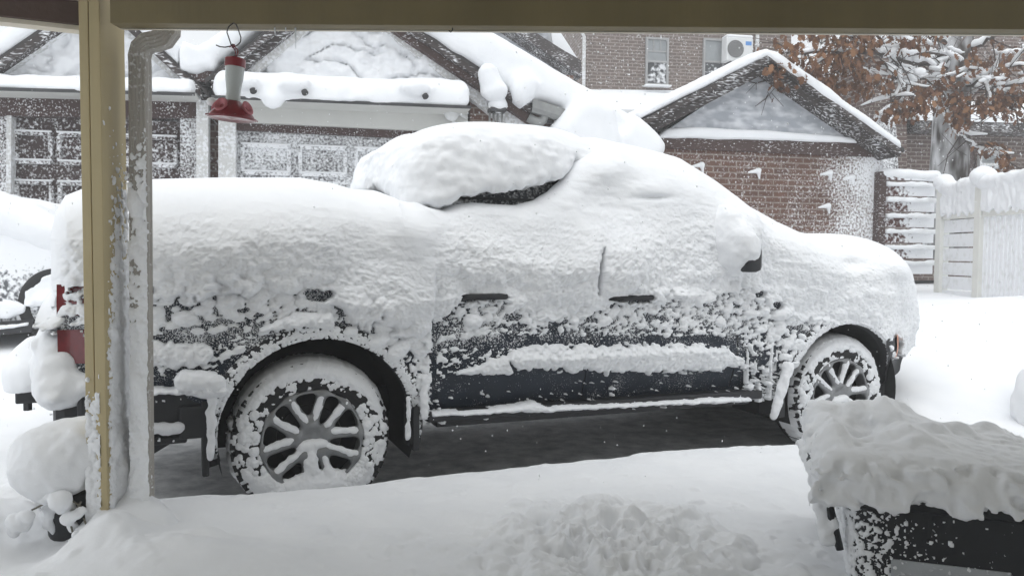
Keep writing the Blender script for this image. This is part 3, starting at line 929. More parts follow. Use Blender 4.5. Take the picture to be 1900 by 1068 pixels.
# ---- frost on arch trims
def trim_frost(wu, hc, seed, a0, a1):
    g = np.random.default_rng(seed)
    na = 700
    th = np.linspace(R(a0), R(a1), na); k = np.linspace(0.02, 1.05, 26)
    TH, K = np.meshgrid(th, k, indexing='ij')
    r = 0.452 + 0.068 * K
    U = wu + r * np.cos(TH); H = hc + r * np.sin(TH)
    W = body_w(U, H) + 0.016 * np.sqrt(np.clip(1 - (2 * K - 1) ** 2, 0, 1)) + 0.004
    T = np.full(TH.shape, -0.02)
    L = []
    for _ in range(1200):
        t = g.uniform(th[0], th[-1]); q = g.beta(1.6, 2.2)
        if g.random() > (0.85 if math.sin(t) > 0.2 else 0.55): continue
        sz = 0.0035 + abs(g.normal(0, 0.0035))
        L.append((t, q, sz / 0.48, sz / 0.068, 0, sz * 0.8, 0.0005))
    stamp(T, th[0], th[1] - th[0], k[0], k[1] - k[0], L)
    T = np.maximum(T, np.where(np.sin(TH) > 0.3, 0.006 * np.exp(-((K - 0.42) / 0.15) ** 2) - 0.0028 + 0.004 * fbm2(U * 60, H * 60, 2, seed), -0.02))
    grid_obj('frost', tl(U, W + T, H)[:, ::-1], M['snow'], truck, keep=(T > -0.001)[:, ::-1])
trim_frost(0.03, 0.40, 71, -8, 190)
trim_frost(3.34, 0.37, 72, 20, 190)

# ---- roof loaf with its cornice, and what hangs around the truck
def pl(px, py, w):                                  # truck-local point seen at a pixel on the plane w
    u, h = TF.uh(px, py, w); return (u, -w, h)
def roof_loaf():
    topL = np.array([TF.uh(*p) for p in ((700, 252, .35), (740, 234, .4), (790, 227, .45), (870, 229, .5), (960, 232, .5), (1040, 239, .5), (1100, 250, .45), (1170, 266, .40), (1240, 290, .40))])
    botL = np.array([TF.uh(*p) for p in ((740, 392, .80), (770, 390, .80), (790, 386, .82), (812, 388, .83), (835, 375, .83), (860, 361, .82), (885, 356, .82), (920, 352, .82), (960, 348, .81), (1000, 342, .80), (1030, 330, .78), (1050, 315, .76), (1068, 296, .75), (1084, 312, .73), (1100, 350, .72), (1115, 420, .7), (1240, 440, .6))])
    def f(X, Y, Z):
        u, w, h = X, -Y, Z
        u0 = 0.485 + 0.02 * fbm3(u * 0 + 1.0, w * 3, h * 5, 2, 4)
        tp = np.interp(u[:, 0, 0], topL[:, 0], topL[:, 1])[:, None, None].astype(np.float32)
        bt = np.interp(u[:, 0, 0], botL[:, 0], botL[:, 1])[:, None, None].astype(np.float32)
        wmax = 0.90 - 0.13 * sst(1.22, 1.56, u) - 0.10 * sst(1.6, 2.0, u) - 0.06 * sst(1.75, 1.5, h) * 0
        bn = bt + 0.016 * fbm3(u * 14, w * 0 + 2, h * 3, 3, 2) + 0.010 * fbm3(u * 40, w * 20, h * 0, 2, 3)
        wall = smax(smax(u0 - u, np.abs(w + 0.0) - wmax, 0.30), u - 1.78, 0.22)
        top = h - tp + 0.018
        d = smax(wall, top, 0.34)
        # underside: hugs the glass on the near side, cornice over the back window
        near = sst(0.55, 0.75, w)
        bz = 1.50 + 0.14 * sst(0.62, 0.0, w) + 0.02 * fbm3(u * 8, w * 9, h * 0, 3, 5) - 0.16 * sst(-0.35, -0.75, w)
        under = (bn * near + bz * (1 - near)) - h
        d = smax(d, under, 0.05)
        core = np.maximum(np.maximum(0.545 - u, u - 2.2), np.maximum(np.abs(w) - 0.60 + 0.22 * np.maximum(0, h - 1.5), 1.35 - h))
        core = np.maximum(core, h - 1.85)
        d = np.minimum(d, core)
        rp = fbm3(u * 6 + h * 4, w * 5, h * 22, 3, 7); r2 = fbm3(u * 26, w * 26, h * 26, 2, 8)
        lw = sst(1.98, 1.80, h)
        scal = np.abs(fbm3(u * 13, w * 6, h * 9, 2, 9))
        return d + lw * (0.007 * rp + 0.004 * r2 - 0.010 * (0.35 - scal)) + 0.02 * fbm3(u * 2, w * 2, h * 2, 2, 10)
    sdf_obj('snow_cover', f, (0.36, -1.0, 1.30), (2.36, 0.98, 2.12), 0.0105, M['snow'], truck)
roof_loaf()

# wing mirror under its cap of snow
mc = np.array(pl(1378, 474, 1.045))
mb = MB(); mb.box(mc + np.array((0.015, 0.0, -0.02)), (0.11, 0.20, 0.15), bev=0.03); mb.tube([mc + np.array((0, 0.08, -0.03)), mc + np.array((0, 0.26, -0.02))], 0.03, 8)
mir = mb.build('wing_mirror', M['plastic'], truck, smooth=True)
def mirror_snow(X, Y, Z):
    x, y, z = X - mc[0], Y - mc[1], Z - mc[2]
    d = ell(x, y, z, (0.0, 0.06, 0.03), (0.085, 0.17, 0.125))
    d = smin(d, ell(x, y, z, (-0.03, 0.17, 0.11), (0.10, 0.20, 0.20)), 0.10)
    d = smax(d, -ell(x, y, z, (0.055, -0.11, -0.105), (0.085, 0.13, 0.06)), 0.02)
    return d + 0.006 * fbm3(X * 16, Y * 16, Z * 16, 3, 3)
sdf_obj('snow_cap', mirror_snow, mc - np.array((0.22, 0.30, 0.20)), mc + np.array((0.22, 0.34, 0.30)), 0.008, M['snow'], mir)

# bumper snow at the rear corner, tow hitch with its ball of snow
def corner_snow(X, Y, Z):
    d = ell(X, Y, Z, (-1.05, -0.62, 0.70), (0.13, 0.36, 0.17))
    d = smin(d, ell(X, Y, Z, (-1.07, -0.45, 0.85), (0.08, 0.30, 0.22)), 0.10)
    d = smin(d, ell(X, Y, Z, (-0.98, -0.86, 0.68), (0.13, 0.10, 0.06)), 0.05)
    d = np.maximum(d, 0.575 - Z)
    return d + 0.022 * fbm3(X * 9, Y * 9, Z * 9, 4, 4)
sdf_obj('snow_on_bumper', corner_snow, (-1.26, -1.05, 0.5), (-0.8, -0.2, 1.15), 0.01, M['snow'], truck)
mb = MB()
mb.box((-1.19, 0, 0.50), (0.34, 0.07, 0.06), bev=0.008); mb.box((-1.30, 0, 0.545), (0.16, 0.10, 0.02), bev=0.006)
mb.tube([(-1.31, 0, 0.55), (-1.31, 0, 0.60)], 0.015, 8); mb.tube([(-1.31, 0.0, 0.47), (-1.31, 0, 0.43)], 0.022, 6)
hitch = mb.build('tow_hitch', M['plastic'], truck)
sdf_obj('snow_cap', lambda X, Y, Z: np.maximum(ell(X, Y, Z, (-1.25, 0.0, 0.62), (0.17, 0.16, 0.19)), 0.545 - Z) + 0.012 * fbm3(X * 9, Y * 9, Z * 9, 3, 2), (-1.46, -0.22, 0.5), (-1.0, 0.22, 0.86), 0.01, M['snow'], hitch)
# crusts: behind the rear wheel, before it, behind the front wheel, on the step
def crust(a, b, r0, r1, seed, flat=0.5):
    a = np.array(a, float); b = np.array(b, float)
    lo = np.minimum(a, b) - r0 * 2; hi = np.maximum(a, b) + r0 * 2
    sdf_obj('snow_crust', lambda X, Y, Z: cap(X, Y, Z, a, b, r0, r1) + 0.010 * fbm3(X * 25, Y * 25, Z * 25, 3, seed), lo, hi, 0.006, M['snow'], truck)
crust(pl(392, 725, .98), pl(391, 848, .985), 0.024, 0.012, 5)
crust(pl(345, 705, .99), pl(398, 712, 1.0), 0.05, 0.045, 6)
crust(pl(757, 740, .97), pl(757, 812, .965), 0.010, 0.008, 7)
crust(pl(1462, 680, .985), pl(1437, 770, .985), 0.035, 0.022, 8)
crust(pl(276, 794, .955), pl(330, 793, .955), 0.028, 0.024, 9)
crust(pl(788, 700, .965), pl(789, 770, .965), 0.018, 0.022, 10)
# ================================================================== GROUND
CREST = np.array([TF.uh(x, y, 1.22) for x, y in ((-400, 925), (272, 922), (450, 917), (600, 903), (700, 893), (860, 876), (950, 862), (1000, 858), (1200, 838), (1440, 822), (1510, 821), (1600, 815))])
GL = 0.21
def gapp(lo, hi, step, far, k=1.10):
    a = [lo]; s = step
    c = list(np.arange(lo, hi, step))
    x = hi; r = []
    while x < far[1]:
        r.append(x); s *= k; x += s
    s = step; x = lo; l = []
    while x > far[0]:
        s *= k; x -= s; l.append(x)
    return np.array(l[::-1] + c + r)

def ground_h(X, Y):
    u = (X - TF.O[0]) * TF.d[0] + (Y - TF.O[1]) * TF.d[1]
    w = (X - TF.O[0]) * TF.n[0] + (Y - TF.O[1]) * TF.n[1] + 0.95
    far = 0.20 + 0.50 * sst(4.4, 8.8, Y)
    z = far + 0.05 * fbm2(X * 0.7, Y * 0.7, 3, 3) * sst(4, 6, Y)
    cr = np.interp(u, CREST[:, 0], CREST[:, 1])
    cr = np.where(u < -0.8, cr + 0.0 * u, cr)
    ne = 0.035 * fbm2(u * 1.7, w * 0.3, 3, 5)
    front = cr + (GL - cr) * sst(1.3, 2.1, w)
    front = front + 0.018 * fbm2(X * 1.6, Y * 1.6, 3, 7)
    near = sst(0.9, 1.15, w)
    z = z * (1 - near) + front * near
    edge = sst(0.98, 1.24, w + ne)
    inside = sst(-1.14, -0.98, u + 0.4 * ne) * sst(4.0, 3.7, u + ne) * sst(-1.25, -0.85, w)
    pit = inside * (1 - edge)
    z = z * (1 - pit) + (-0.12) * pit
    z = z + 0.14 * np.exp(-((X - 5.2) / 1.0) ** 2 - ((Y - 7.8) / 1.3) ** 2) + 0.03 * fbm2(X * 1.1, Y * 1.1, 3, 27) * sst(4.5, 6, Y)
    # swells on the far side and at the nose, drift round the mound at the post
    z = z + 0.10 * np.exp(-((u - 4.9) / 0.5) ** 2 - ((w - 0.4) / 0.7) ** 2)
    z = z + 0.09 * np.exp(-((X + 1.05) / 0.33) ** 2 - ((Y - 2.46) / 0.20) ** 2)
    z = z - 0.13 * np.exp(-((X + 1.72) / 0.26) ** 2 - ((Y - 2.72) / 0.30) ** 2)
    z = z + 0.10 * np.exp(-((X + 1.42) / 0.14) ** 2 - ((Y - 2.66) / 0.12) ** 2)
    z = z + 0.05 * sst(0.9, 0.0, np.abs(X - 5.7)) * sst(5.0, 7.5, Y)
    return z

def build_ground():
    g = np.random.default_rng(31)
    xs = gapp(-2.4, 2.6, 0.0085, (-140, 140), 1.16); ys = gapp(1.9, 4.6, 0.0085, (-60, 200), 1.13)
    X, Y = np.meshgrid(xs, ys, indexing='ij')
    Z = ground_h(X, Y)
    # the patch of churned snow in the foreground
    n = int((2.6 + 2.4) / 0.0085) + 1; m = int((4.6 - 1.9) / 0.0085) + 1
    L = np.zeros((n, m))
    lump = []
    for _ in range(420):
        x = g.normal(0.36, 0.27); y = g.normal(2.78, 0.26)
        d = math.hypot((x - 0.36) / 0.45, (y - 2.74) / 0.42)
        if d > 1.15 and g.random() < 0.8: continue
        r = abs(g.normal(0.035, 0.022)) + 0.012
        r *= 1.0 if d < 1 else 0.5
        lump.append((x, y, r * g.uniform(0.9, 1.9), r, g.uniform(0, 3.1), r * g.uniform(0.3, 0.75), 0))
    for px, py in ((1560, 930), (1450, 945), (1500, 1010), (1380, 940), (780, 995), (850, 1015), (1530, 1040), (640, 1000), (520, 940), (1390, 1030), (700, 1040)):
        p = at(px, py, 1.0); k = (GL - 1.26) / (p[2] - 1.26); p = CAM + (p - CAM) * k
        for _ in range(4):
            r = g.uniform(0.012, 0.035)
            lump.append((p[0] + g.normal(0, .05), p[1] + g.normal(0, .05), r * 1.6, r, g.uniform(0, 3), g.choice([-1, 1]) * r * 0.4, 0))
    pos = [l for l in lump if l[5] > 0]; neg = [l for l in lump if l[5] < 0]
    A = np.zeros_like(L); stamp(A, -2.4, .0085, 1.9, .0085, pos)
    B = np.zeros_like(L); stamp(B, -2.4, .0085, 1.9, .0085, pos[::2], 'add')
    C = np.zeros_like(L); stamp(C, -2.4, .0085, 1.9, .0085, neg, 'add')
    L = 0.75 * np.maximum(A, 0) + 0.05 * B + C
    ix = np.clip(np.round((X + 2.4) / .0085).astype(int), 0, n - 1); iy = np.clip(np.round((Y - 1.9) / .0085).astype(int), 0, m - 1)
    inn = (X > -2.4) & (X < 2.6) & (Y > 1.9) & (Y < 4.6)
    patch = np.exp(-((X - 0.36) / 0.40) ** 2 - ((Y - 2.72) / 0.38) ** 2)
    add = np.where(inn, L[ix, iy], 0)
    rg = np.abs(fbm2(X * 7, Y * 7, 4, 9))
    Z = Z + add + patch * (0.03 * fbm2(X * 5, Y * 5, 3, 13) + 0.06 * (0.3 - rg) + 0.055 * (0.3 - np.abs(fbm2(X * 15, Y * 15, 2, 19))) + 0.028 * (0.3 - np.abs(fbm2(X * 34, Y * 34, 2, 23)))) + (0.004 * fbm2(X * 14, Y * 14, 3, 15) + 0.010 * np.maximum(0, fbm2(X * 8, Y * 8, 4, 17) - .25) * (1 + (X < -.2))) * inn
    P = np.stack([X, Y, Z], -1)
    o = grid_obj('snow_ground', P, M['snow_ground'])
    tag(o, kind='structure')
build_ground()
# the swept strip of driveway under the truck
u = np.linspace(-1.35, 4.2, 120); w = np.linspace(-1.15, 1.22, 50)
U, W = np.meshgrid(u, w, indexing='ij')
x, y, z = TF.world(U, W, 0 * U)
zz = 0.012 * fbm2(x * 2, y * 2, 2, 3) + 0.0
b = np.exp(-((U + 0.62) / 0.16) ** 2 - ((W - 0.75) / 0.10) ** 2)
o = grid_obj('driveway', np.stack([x, y, zz + b * 0.02 * (1 + fbm2(x * 25, y * 25, 3, 4))], -1), M['driveway'] if 'driveway' in M else M['asphalt'], flip=True)
tag(o, kind='structure')
# ================================================================== GARAGES
GA = R(12.3)
GF = Frame((-4.6, 8.4), GA, 0.0)
M['dust_brown'] = mat_dusted('brown_wood_with_snow_flecks', (0.050, 0.030, 0.027), 0.44, 38, big=3.0)
M['dust_brown_lite'] = mat_dusted('brown_board_few_flecks', (0.062, 0.036, 0.033), 0.15, 55, big=2.0)
M['dust_brown_heavy'] = mat_dusted('brown_wood_caked_with_snow', (0.060, 0.042, 0.038), 0.53, 42, big=3.0, soft=.15)
M['dust_grey_door'] = mat_dusted('grey_door_caked_with_snow', (0.10, 0.096, 0.098), 0.58, 36, big=3.5, soft=.17)
M['dust_brown_lite2'] = mat_dusted('brown_door_with_flecks', (0.055, 0.036, 0.034), 0.29, 42, big=3.0, soft=.13)
M['dust_grey_panel'] = mat_dusted('grey_door_panel_caked', (0.13, 0.125, 0.125), 0.74, 36, big=3.5, soft=.17)
M['rake'] = mat_dusted('rake_board_dark', (0.050, 0.040, 0.038), 0.26, 38, big=3.0, stretch=(0.35, 1, 1.6))
M['rake_red'] = mat_dusted('rake_board_brown', (0.066, 0.040, 0.035), 0.15, 42, big=3.0, stretch=(0.5, 1, 1.4))
M['white_trim'] = mat_dusted('white_trim_with_snow', (0.62, 0.62, 0.61), 0.45, 30)
M['lintel'] = mat_plain('pale_lintel', (0.60, 0.60, 0.575), 0.6, 0, 0.05, 3, 0.1, 60)
BR = (0.215, 0.075, 0.011, (0.150, 0.076, 0.054), (0.100, 0.052, 0.040), (0.30, 0.26, 0.23))
M['brick_garage'] = mat_dusted('brick_garage', None, 0.13, 34, brick=BR, grad=('X', 2.45, 3.5, 0.33), big=1.6, soft=.15)
M['brick_plain'] = mat_dusted('brick_dark_red', None, 0.14, 30, brick=BR)
BR2 = (0.24, 0.085, 0.013, (0.155, 0.108, 0.088), (0.115, 0.080, 0.066), (0.33, 0.29, 0.26))
M['brick_far'] = mat_dusted('brick_far', None, 0.10, 20, brick=BR2)
BR3 = (0.22, 0.078, 0.012, (0.125, 0.080, 0.066), (0.095, 0.061, 0.052), (0.30, 0.265, 0.24))
M['brick_right'] = mat_dusted('brick_right', None, 0.10, 24, brick=BR3)
M['stucco_grey'] = mat_dusted('grey_gable_panel', (0.36, 0.38, 0.415), 0.20, 9, grad=('Z', 3.1, 2.55, 0.22), big=1.6, soft=0.26, stretch=(0.6, 1, 1.3))
M['metal_grey'] = mat_plain('gutter_metal', (0.27, 0.275, 0.27), 0.5, 0.2, 0.15, 9)
M['dark_metal'] = mat_plain('dark_metal', (0.05, 0.05, 0.052), 0.5, 0.3, 0.15, 9)
M['roofing'] = mat_plain('roofing', (0.05, 0.045, 0.045), 0.9, 0, 0.3, 9)
M['white_paint'] = mat_plain('white_paint', (0.72, 0.73, 0.73), 0.5, 0, 0.05, 5)

def gthing(name, label, cat, pxl, frame=GF, ang=GA, group=None):
    s0 = frame.uh(pxl, 300, 0)[0]
    w = frame.world(s0, 0, 0)
    t = thing(name, label, cat, (w[0], w[1], 0.0), ang, group)
    def L(px, py, w=0.0):
        s, h = frame.uh(px, py, w)
        return np.array((s - s0, -w, h))
    return t, L

def slab2(L, pts, w0, w1, name, mat, parent, w_meas=None, smooth=False, bev=0):
    """polygon measured in the photograph on plane w_meas, extruded from w0 to w1 (towards the viewer)"""
    wm = w1 if w_meas is None else w_meas
    P = [L(x, y, wm) for x, y in pts]
    mb = MB(); mb.prism([(p[0], p[2]) for p in P], 'y', -w1, -w0)
    if bev: bmesh.ops.bevel(mb.bm, geom=mb.bm.edges[:], offset=bev, segments=2, affect='EDGES', profile=0.5)
    return mb.build(name, mat, parent, smooth)

def snow_poly(L, pts, w0, w1, name, parent, rad=0.08, vox=0.025, amp=0.02, sc_=3.0, seed=1, w_meas=None, mat=None, extra=None):
    wm = w1 if w_meas is None else w_meas
    P = np.array([L(x, y, wm) for x, y in pts]); P2 = P[:, [0, 2]]
    wc = (w0 + w1) / 2; hf = abs(w1 - w0) / 2
    lo = np.array((P2[:, 0].min() - .1, -max(w0, w1) - (.34 if extra else .1), P2[:, 1].min() - .1)); hi = np.array((P2[:, 0].max() + .1, -min(w0, w1) + .1, P2[:, 1].max() + .1))
    def f(X, Y, Z):
        d2 = poly_sdf(P2, X[:, 0, :], Z[:, 0, :])[:, None, :]
        d = extr(d2 + 0 * Y, Y + wc, hf, rad)
        if extra: d = extra(d, X, Y, Z)
        return d + amp * fbm3(X * sc_, Y * sc_, Z * sc_, 3, seed)
    return sdf_obj(name, f, lo, hi, vox, mat or M['snow_far'], parent)

def garage_door(t, L, x0, x1, ytop, px_pitch, cols, mat, matp, zbot=0.45, w=-0.10, rows=4, row_h=0.53, y_at=None):
    """sectional door: slab with raised panels whose lower rims hold snow"""
    A = L(x0, ytop(x0), w); B = L(x1, ytop(x1), w)
    xa, xb, zt = A[0], B[0], (A[2] + B[2]) / 2
    mb = MB(); mb.box(((xa + xb) / 2, -w + 0.03, (zt + zbot) / 2), (xb - xa, 0.05, zt - zbot))
    door = mb.build('garage_door', mat, t)
    n = cols
    pw = (xb - xa) / n
    for r in range(rows):
        zc = zt - 0.10 - row_h * (r + 0.5) + 0.02
        if zc < zbot: break
        for c in range(n):
            xc = xa + pw * (c + 0.5)
            mb = MB()
            a, b = pw * 0.40, row_h * 0.29
            for (cx, cz, sx, sz) in ((xc, zc + b, 2 * a, 0.045), (xc, zc - b, 2 * a, 0.045), (xc - a, zc, 0.045, 2 * b - .045), (xc + a, zc, 0.045, 2 * b - .045)):
                mb.box((cx, -w - 0.008, cz), (sx, 0.05, sz), bev=0.008)
            p = mb.build('panel', matp, door)
        for c in range(n):
            xc = xa + pw * (c + 0.5); a, b = pw * 0.40, row_h * 0.29
            for (yy, zz, sx, sy) in ((-w - .016, zc - b + .026, 2 * a + .03, .055), (-w - .03, zc + b + .026, 2 * a + .04, .03)):
                mb = MB(); mb.box((xc, yy, zz), (sx, sy, 0.022), bev=0.009); mb.build('snow_ledge', M['snow_far'], door, smooth=True)
    return door

def gable_snow(name, L, tri, w, amp, seed, parent, mat, fine=0.02, thr=0.0):
    P = np.array([L(x, y, w) for x, y in tri]); P2 = P[:, [0, 2]]
    lo = P2.min(0); hi = P2.max(0)
    a = np.arange(lo[0], hi[0], fine); b = np.arange(lo[1], hi[1], fine)
    A, B = np.meshgrid(a, b, indexing='ij')
    ins = poly_sdf(P2, A, B) < 0.0
    q = fbm2(A * 2.6 + 0.8 * fbm2(B * 2, A * 2, 2, seed), B * 5.5 + 1.2 * fbm2(A * 1.3, B * 1.3, 2, seed + 4), 3, seed)
    T = 0.05 + amp * (0.5 - 1.1 * np.exp(-(q / 0.11) ** 2)) + amp * 0.55 * fbm2(A * 5, B * 9, 3, seed + 2) + amp * .25 * fbm2(A * 16, B * 16, 2, seed + 5)
    return grid_obj(name, np.stack([A, np.full_like(A, -w) - T, B], -1), mat, parent, keep=ins)

# ---- garage with brown door, far left -------------------------------------
t1, L1 = gthing('garage', 'dark brown garage with panelled door, far left behind the tan post', 'garage', -78)
slab2(L1, [(-78, 165), (372, 178), (372, 470), (-78, 470)], -5.5, -0.16, 'wall', M['dust_brown_heavy'], t1, w_meas=0)
slab2(L1, [(334, 216), (366, 217), (366, 470), (334, 470)], -0.2, 0.0, 'wall_panel', M['dust_brown_heavy'], t1)
slab2(L1, [(-78, 216), (12, 216), (12, 470), (-78, 470)], -0.2, 0.0, 'wall_panel', M['dust_brown_heavy'], t1)
slab2(L1, [(-78, 160), (366, 172), (366, 219), (-78, 214)], -0.2, 0.03, 'lintel', M['dust_brown_lite'], t1)
slab2(L1, [(12, 214), (21, 214), (19, 470), (10, 470)], -0.1, 0.03, 'door_jamb', M['white_trim'], t1)
garage_door(t1, L1, 21, 333, lambda x: 215 + (x - 20) * 0.03, 75, 4, M['dust_brown_lite2'], M['dust_brown_heavy'], w=-0.10)
slab2(L1, [(-60, 150), (180, -8), (352, 152)], -0.2, -0.02, 'gable', M['stucco_grey'], t1, w_meas=0)
gable_snow('gable_snow', L1, [(-45, 142), (180, 2), (346, 150), (330, 152), (-20, 140)], 0.0, 0.06, 3, t1, M['snow_far'])
for nm, a, b in (('rake_board', (-78, 165), (180, -12)), ('rake_board', (180, -12), (372, 163))):
    dx, dy = b[0] - a[0], b[1] - a[1]
    slab2(L1, [a, b, (b[0], b[1] + 16), (a[0], a[1] + 16)], 0.0, 0.30, nm, M['rake'], t1)
    slab2(L1, [(a[0], a[1] + 15), (b[0], b[1] + 15), (b[0], b[1] + 30), (a[0], a[1] + 30)], -0.02, 0.16, 'rake_trim', M['white_trim'], t1)
slab2(L1, [(-90, 166), (180, -20), (384, 168), (384, 176), (180, -10), (-90, 176)], -5.5, 0.28, 'roof', M['roofing'], t1)
snow_poly(L1, [(-95, 160), (-95, 140), (20, 36), (180, -60), (285, 40), (330, 84), (330, 120), (285, 80), (180, -18)], -5.3, 0.33, 'snow_on_roof', t1, rad=0.09, vox=0.04, amp=0.03)
def ledge_snow(L, x0, x1, yb, w0, w1, hgt, name, parent, seed, lights=(), chunk=()):
    A = L(x0, yb(x0), w1); B = L(x1, yb(x1), w1)
    z0 = A[2]; dz = (B[2] - A[2]) / (B[0] - A[0])
    LT = [L(x, y, w1) for x, y in lights]
    def f(X, Y, Z):
        z = Z - z0 - dz * (X - A[0]); w = -Y
        ww = (w - w0) / (w1 - w0)
        top = hgt * (1.25 - 0.30 * np.clip(ww, 0, 1)) + 0.03 * fbm3(X * 1.3, Y * 1.3, Z * 0, 3, seed)
        d = smax(smax(z - top, w - w1 - 0.02 - 0.03 * fbm3(X * 2.2, Y * 0, Z * 2.2, 2, seed + 1), 0.20), np.maximum(-z - 0.03 * np.maximum(0, fbm3(X * 3.0, Y * 0, Z * 0, 3, seed + 5)), w0 - w), 0.03)
        d = smax(d, np.maximum(A[0] - X, X - B[0]), 0.14)
        for q in LT:
            d = smin(d, ell(X, Y, Z, (q[0] - 0.05, q[1] - 0.04, q[2] + 0.07), (0.17, 0.13, 0.09)), 0.05)
        for q in chunk:
            c = L(*q, w1)
            d = smin(d, ell(X, Y, Z, (c[0], c[1], c[2]), (0.11, 0.05, 0.10)), 0.05)
        return d + 0.012 * fbm3(X * 7, Y * 7, Z * 7, 2, seed + 2)
    zz = sorted((A[2], B[2]))
    o = sdf_obj(name, f, (A[0] - .1, -w1 - .3, zz[0] - .25), (B[0] + .1, -w0 + .05, zz[1] + hgt * 1.4 + .2), 0.024, M['snow_far'], parent)
    mb = MB(); mb.prism([(-w1, 0), (-w0, 0), (-w0, -0.03), (-w1 + .02, -0.03)], 'x', 0, 1)
    for v in mb.bm.verts:
        x = A[0] + v.co.x * (B[0] - A[0]); v.co = Vector((x, v.co.y, v.co.z + z0 + dz * (x - A[0]) + 0.005))
    mb.build('ledge', M['lintel'], parent)
    mb = MB(); mb.prism([(-w1 - .008, 0.0), (-w1 - .003, 0.0), (-w1 - .003, -0.035), (-w1 - .008, -0.035)], 'x', 0, 1)
    for v in mb.bm.verts:
        x = A[0] + v.co.x * (B[0] - A[0]); v.co = Vector((x, v.co.y, v.co.z + z0 + dz * (x - A[0]) + 0.004))
    mb.build('drip_edge', M['dark_metal'], parent)
    for q in LT:
        mb = MB(); mb.lathe([(0.0, 0.0), (0.025, 0.0), (0.036, 0.08), (0.032, 0.085), (0.0, 0.07)], 16, Matrix.Translation(Vector((q[0] + 0.035, q[1] - 0.05, q[2] + 0.03))) @ Matrix.Rotation(R(140), 4, 'X') @ Matrix.Rotation(R(20), 4, 'Y'))
        mb.build('floodlight', M['dark_metal'], parent, smooth=True)
    return o
ledge_snow(L1, -80, 362, lambda x: 161 + (x + 78) * 0.027, 0.0, 0.42, 0.17, 'snow_on_ledge', t1, 3)

# valley between the two garages: box gutter, downpipe, brick strip
t2, L2 = gthing('garage', 'garage with pale lintel, white pillar and heavy snow ledge, directly behind the truck cab', 'garage', 386)
slab2(L2, [(386, 140), (1064, 140), (1064, 470), (386, 470)], -5.5, -0.16, 'wall', M['brick_plain'], t2, w_meas=-0.16)
slab2(L2, [(872, 150), (1064, 180), (1064, 470), (872, 470)], -0.2, 0.0, 'brick_pier', M['brick_plain'], t2)
slab2(L2, [(364, 180), (386, 181), (386, 470), (364, 470)], -0.05, 0.10, 'downpipe', M['white_trim'], t2)
slab2(L2, [(341, 136), (396, 130), (396, 153), (341, 150)], -0.6, 0.25, 'box_gutter', M['dust_brown_lite'], t2)
slab2(L2, [(366, 150), (388, 150), (388, 186), (366, 186)], -0.2, 0.12, 'downpipe_head', M['rake'], t2)
snow_poly(L2, [(332, 128), (330, 95), (338, 74), (362, 82), (400, 62), (430, 40), (480, 10), (505, 20), (440, 82), (405, 112), (398, 132), (380, 128), (362, 136), (345, 132)], -2.0, 0.34, 'snow_pile', t2, rad=0.10, vox=0.028, amp=0.035, seed=4)
slab2(L2, [(405, 208), (437, 210), (437, 470), (405, 470)], -0.1, 0.06, 'pillar', M['white_trim'], t2)
slab2(L2, [(405, 180), (868, 196), (868, 246), (437, 226), (437, 214), (405, 212)], -0.1, 0.05, 'lintel', M['lintel'], t2)
slab2(L2, [(437, 224), (868, 243), (868, 262), (437, 241)], -0.1, -0.02, 'door_header', M['dust_brown_lite'], t2)
garage_door(t2, L2, 439, 850, lambda x: 238 + (x - 440) * 0.042, 98, 4, M['dust_grey_door'], M['dust_grey_panel'], w=-0.08)
slab2(L2, [(425, 145), (626, -30), (915, 165)], -0.2, -0.02, 'gable', M['stucco_grey'], t2, w_meas=0)
gable_snow('gable_snow', L2, [(440, 138), (626, -20), (905, 160), (880, 162)], 0.0, 0.085, 9, t2, M['snow_far'])
for a, b in (((392, 142), (626, -42)), ((626, -42), (985, 196))):
    slab2(L2, [a, b, (b[0], b[1] + 13), (a[0], a[1] + 13)], 0.0, 0.34, 'roof_edge', M['rake'], t2)
    slab2(L2, [(a[0], a[1] + 12), (b[0], b[1] + 12), (b[0], b[1] + 34), (a[0] + 4, a[1] + 32)], -0.1, 0.26, 'rake_board', M['rake_red'] if a[0] > 600 else M['rake'], t2)
    slab2(L2, [(a[0] + 10, a[1] + 28), (b[0], b[1] + 32), (b[0] - 25 * (a[0] > 600), b[1] + 54), (a[0] + 22, a[1] + 48)], -0.1, 0.14, 'rake_trim', M['white_trim'], t2)
slab2(L2, [(380, 146), (626, -50), (996, 196), (996, 204), (626, -40), (380, 156)], -5.5, 0.30, 'roof', M['roofing'], t2)
ledge_snow(L2, 392, 874, lambda x: 178 + (x - 405) * 0.041, 0.0, 0.50, 0.30, 'snow_on_ledge', t2, 8, lights=((461, 168), (556, 171), (778, 178)), chunk=((507, 184),))
# the roof snow that has slid to the right-hand eave
RS = [(626, -70), (700, -70), (800, -14), (950, 73), (1040, 123), (1115, 169), (1178, 207), (1222, 250), (1236, 268), (1230, 284), (1180, 310), (1060, 300), (1045, 236), (1066, 200), (1010, 184), (985, 184), (956, 166), (900, 132), (763, 44), (626, -50)]
CH = []
for pts, w0, w1, rd in (([(958, 160), (962, 138), (985, 124), (1004, 150), (992, 178), (975, 190), (962, 180)], 0.1, 0.56, .13),
                        ([(1034, 236), (1058, 204), (1078, 180), (1110, 172), (1150, 196), (1160, 250), (1156, 330), (1060, 330)], 0.0, 0.58, .17),
                        ([(1156, 330), (1158, 246), (1172, 216), (1190, 210), (1212, 236), (1232, 262), (1236, 274), (1228, 300), (1200, 330)], 0.0, 0.52, .15)):
    CH.append((np.array([L2(x, y, w1)[[0, 2]] for x, y in pts]), (w0 + w1) / 2, (w1 - w0) / 2, rd))
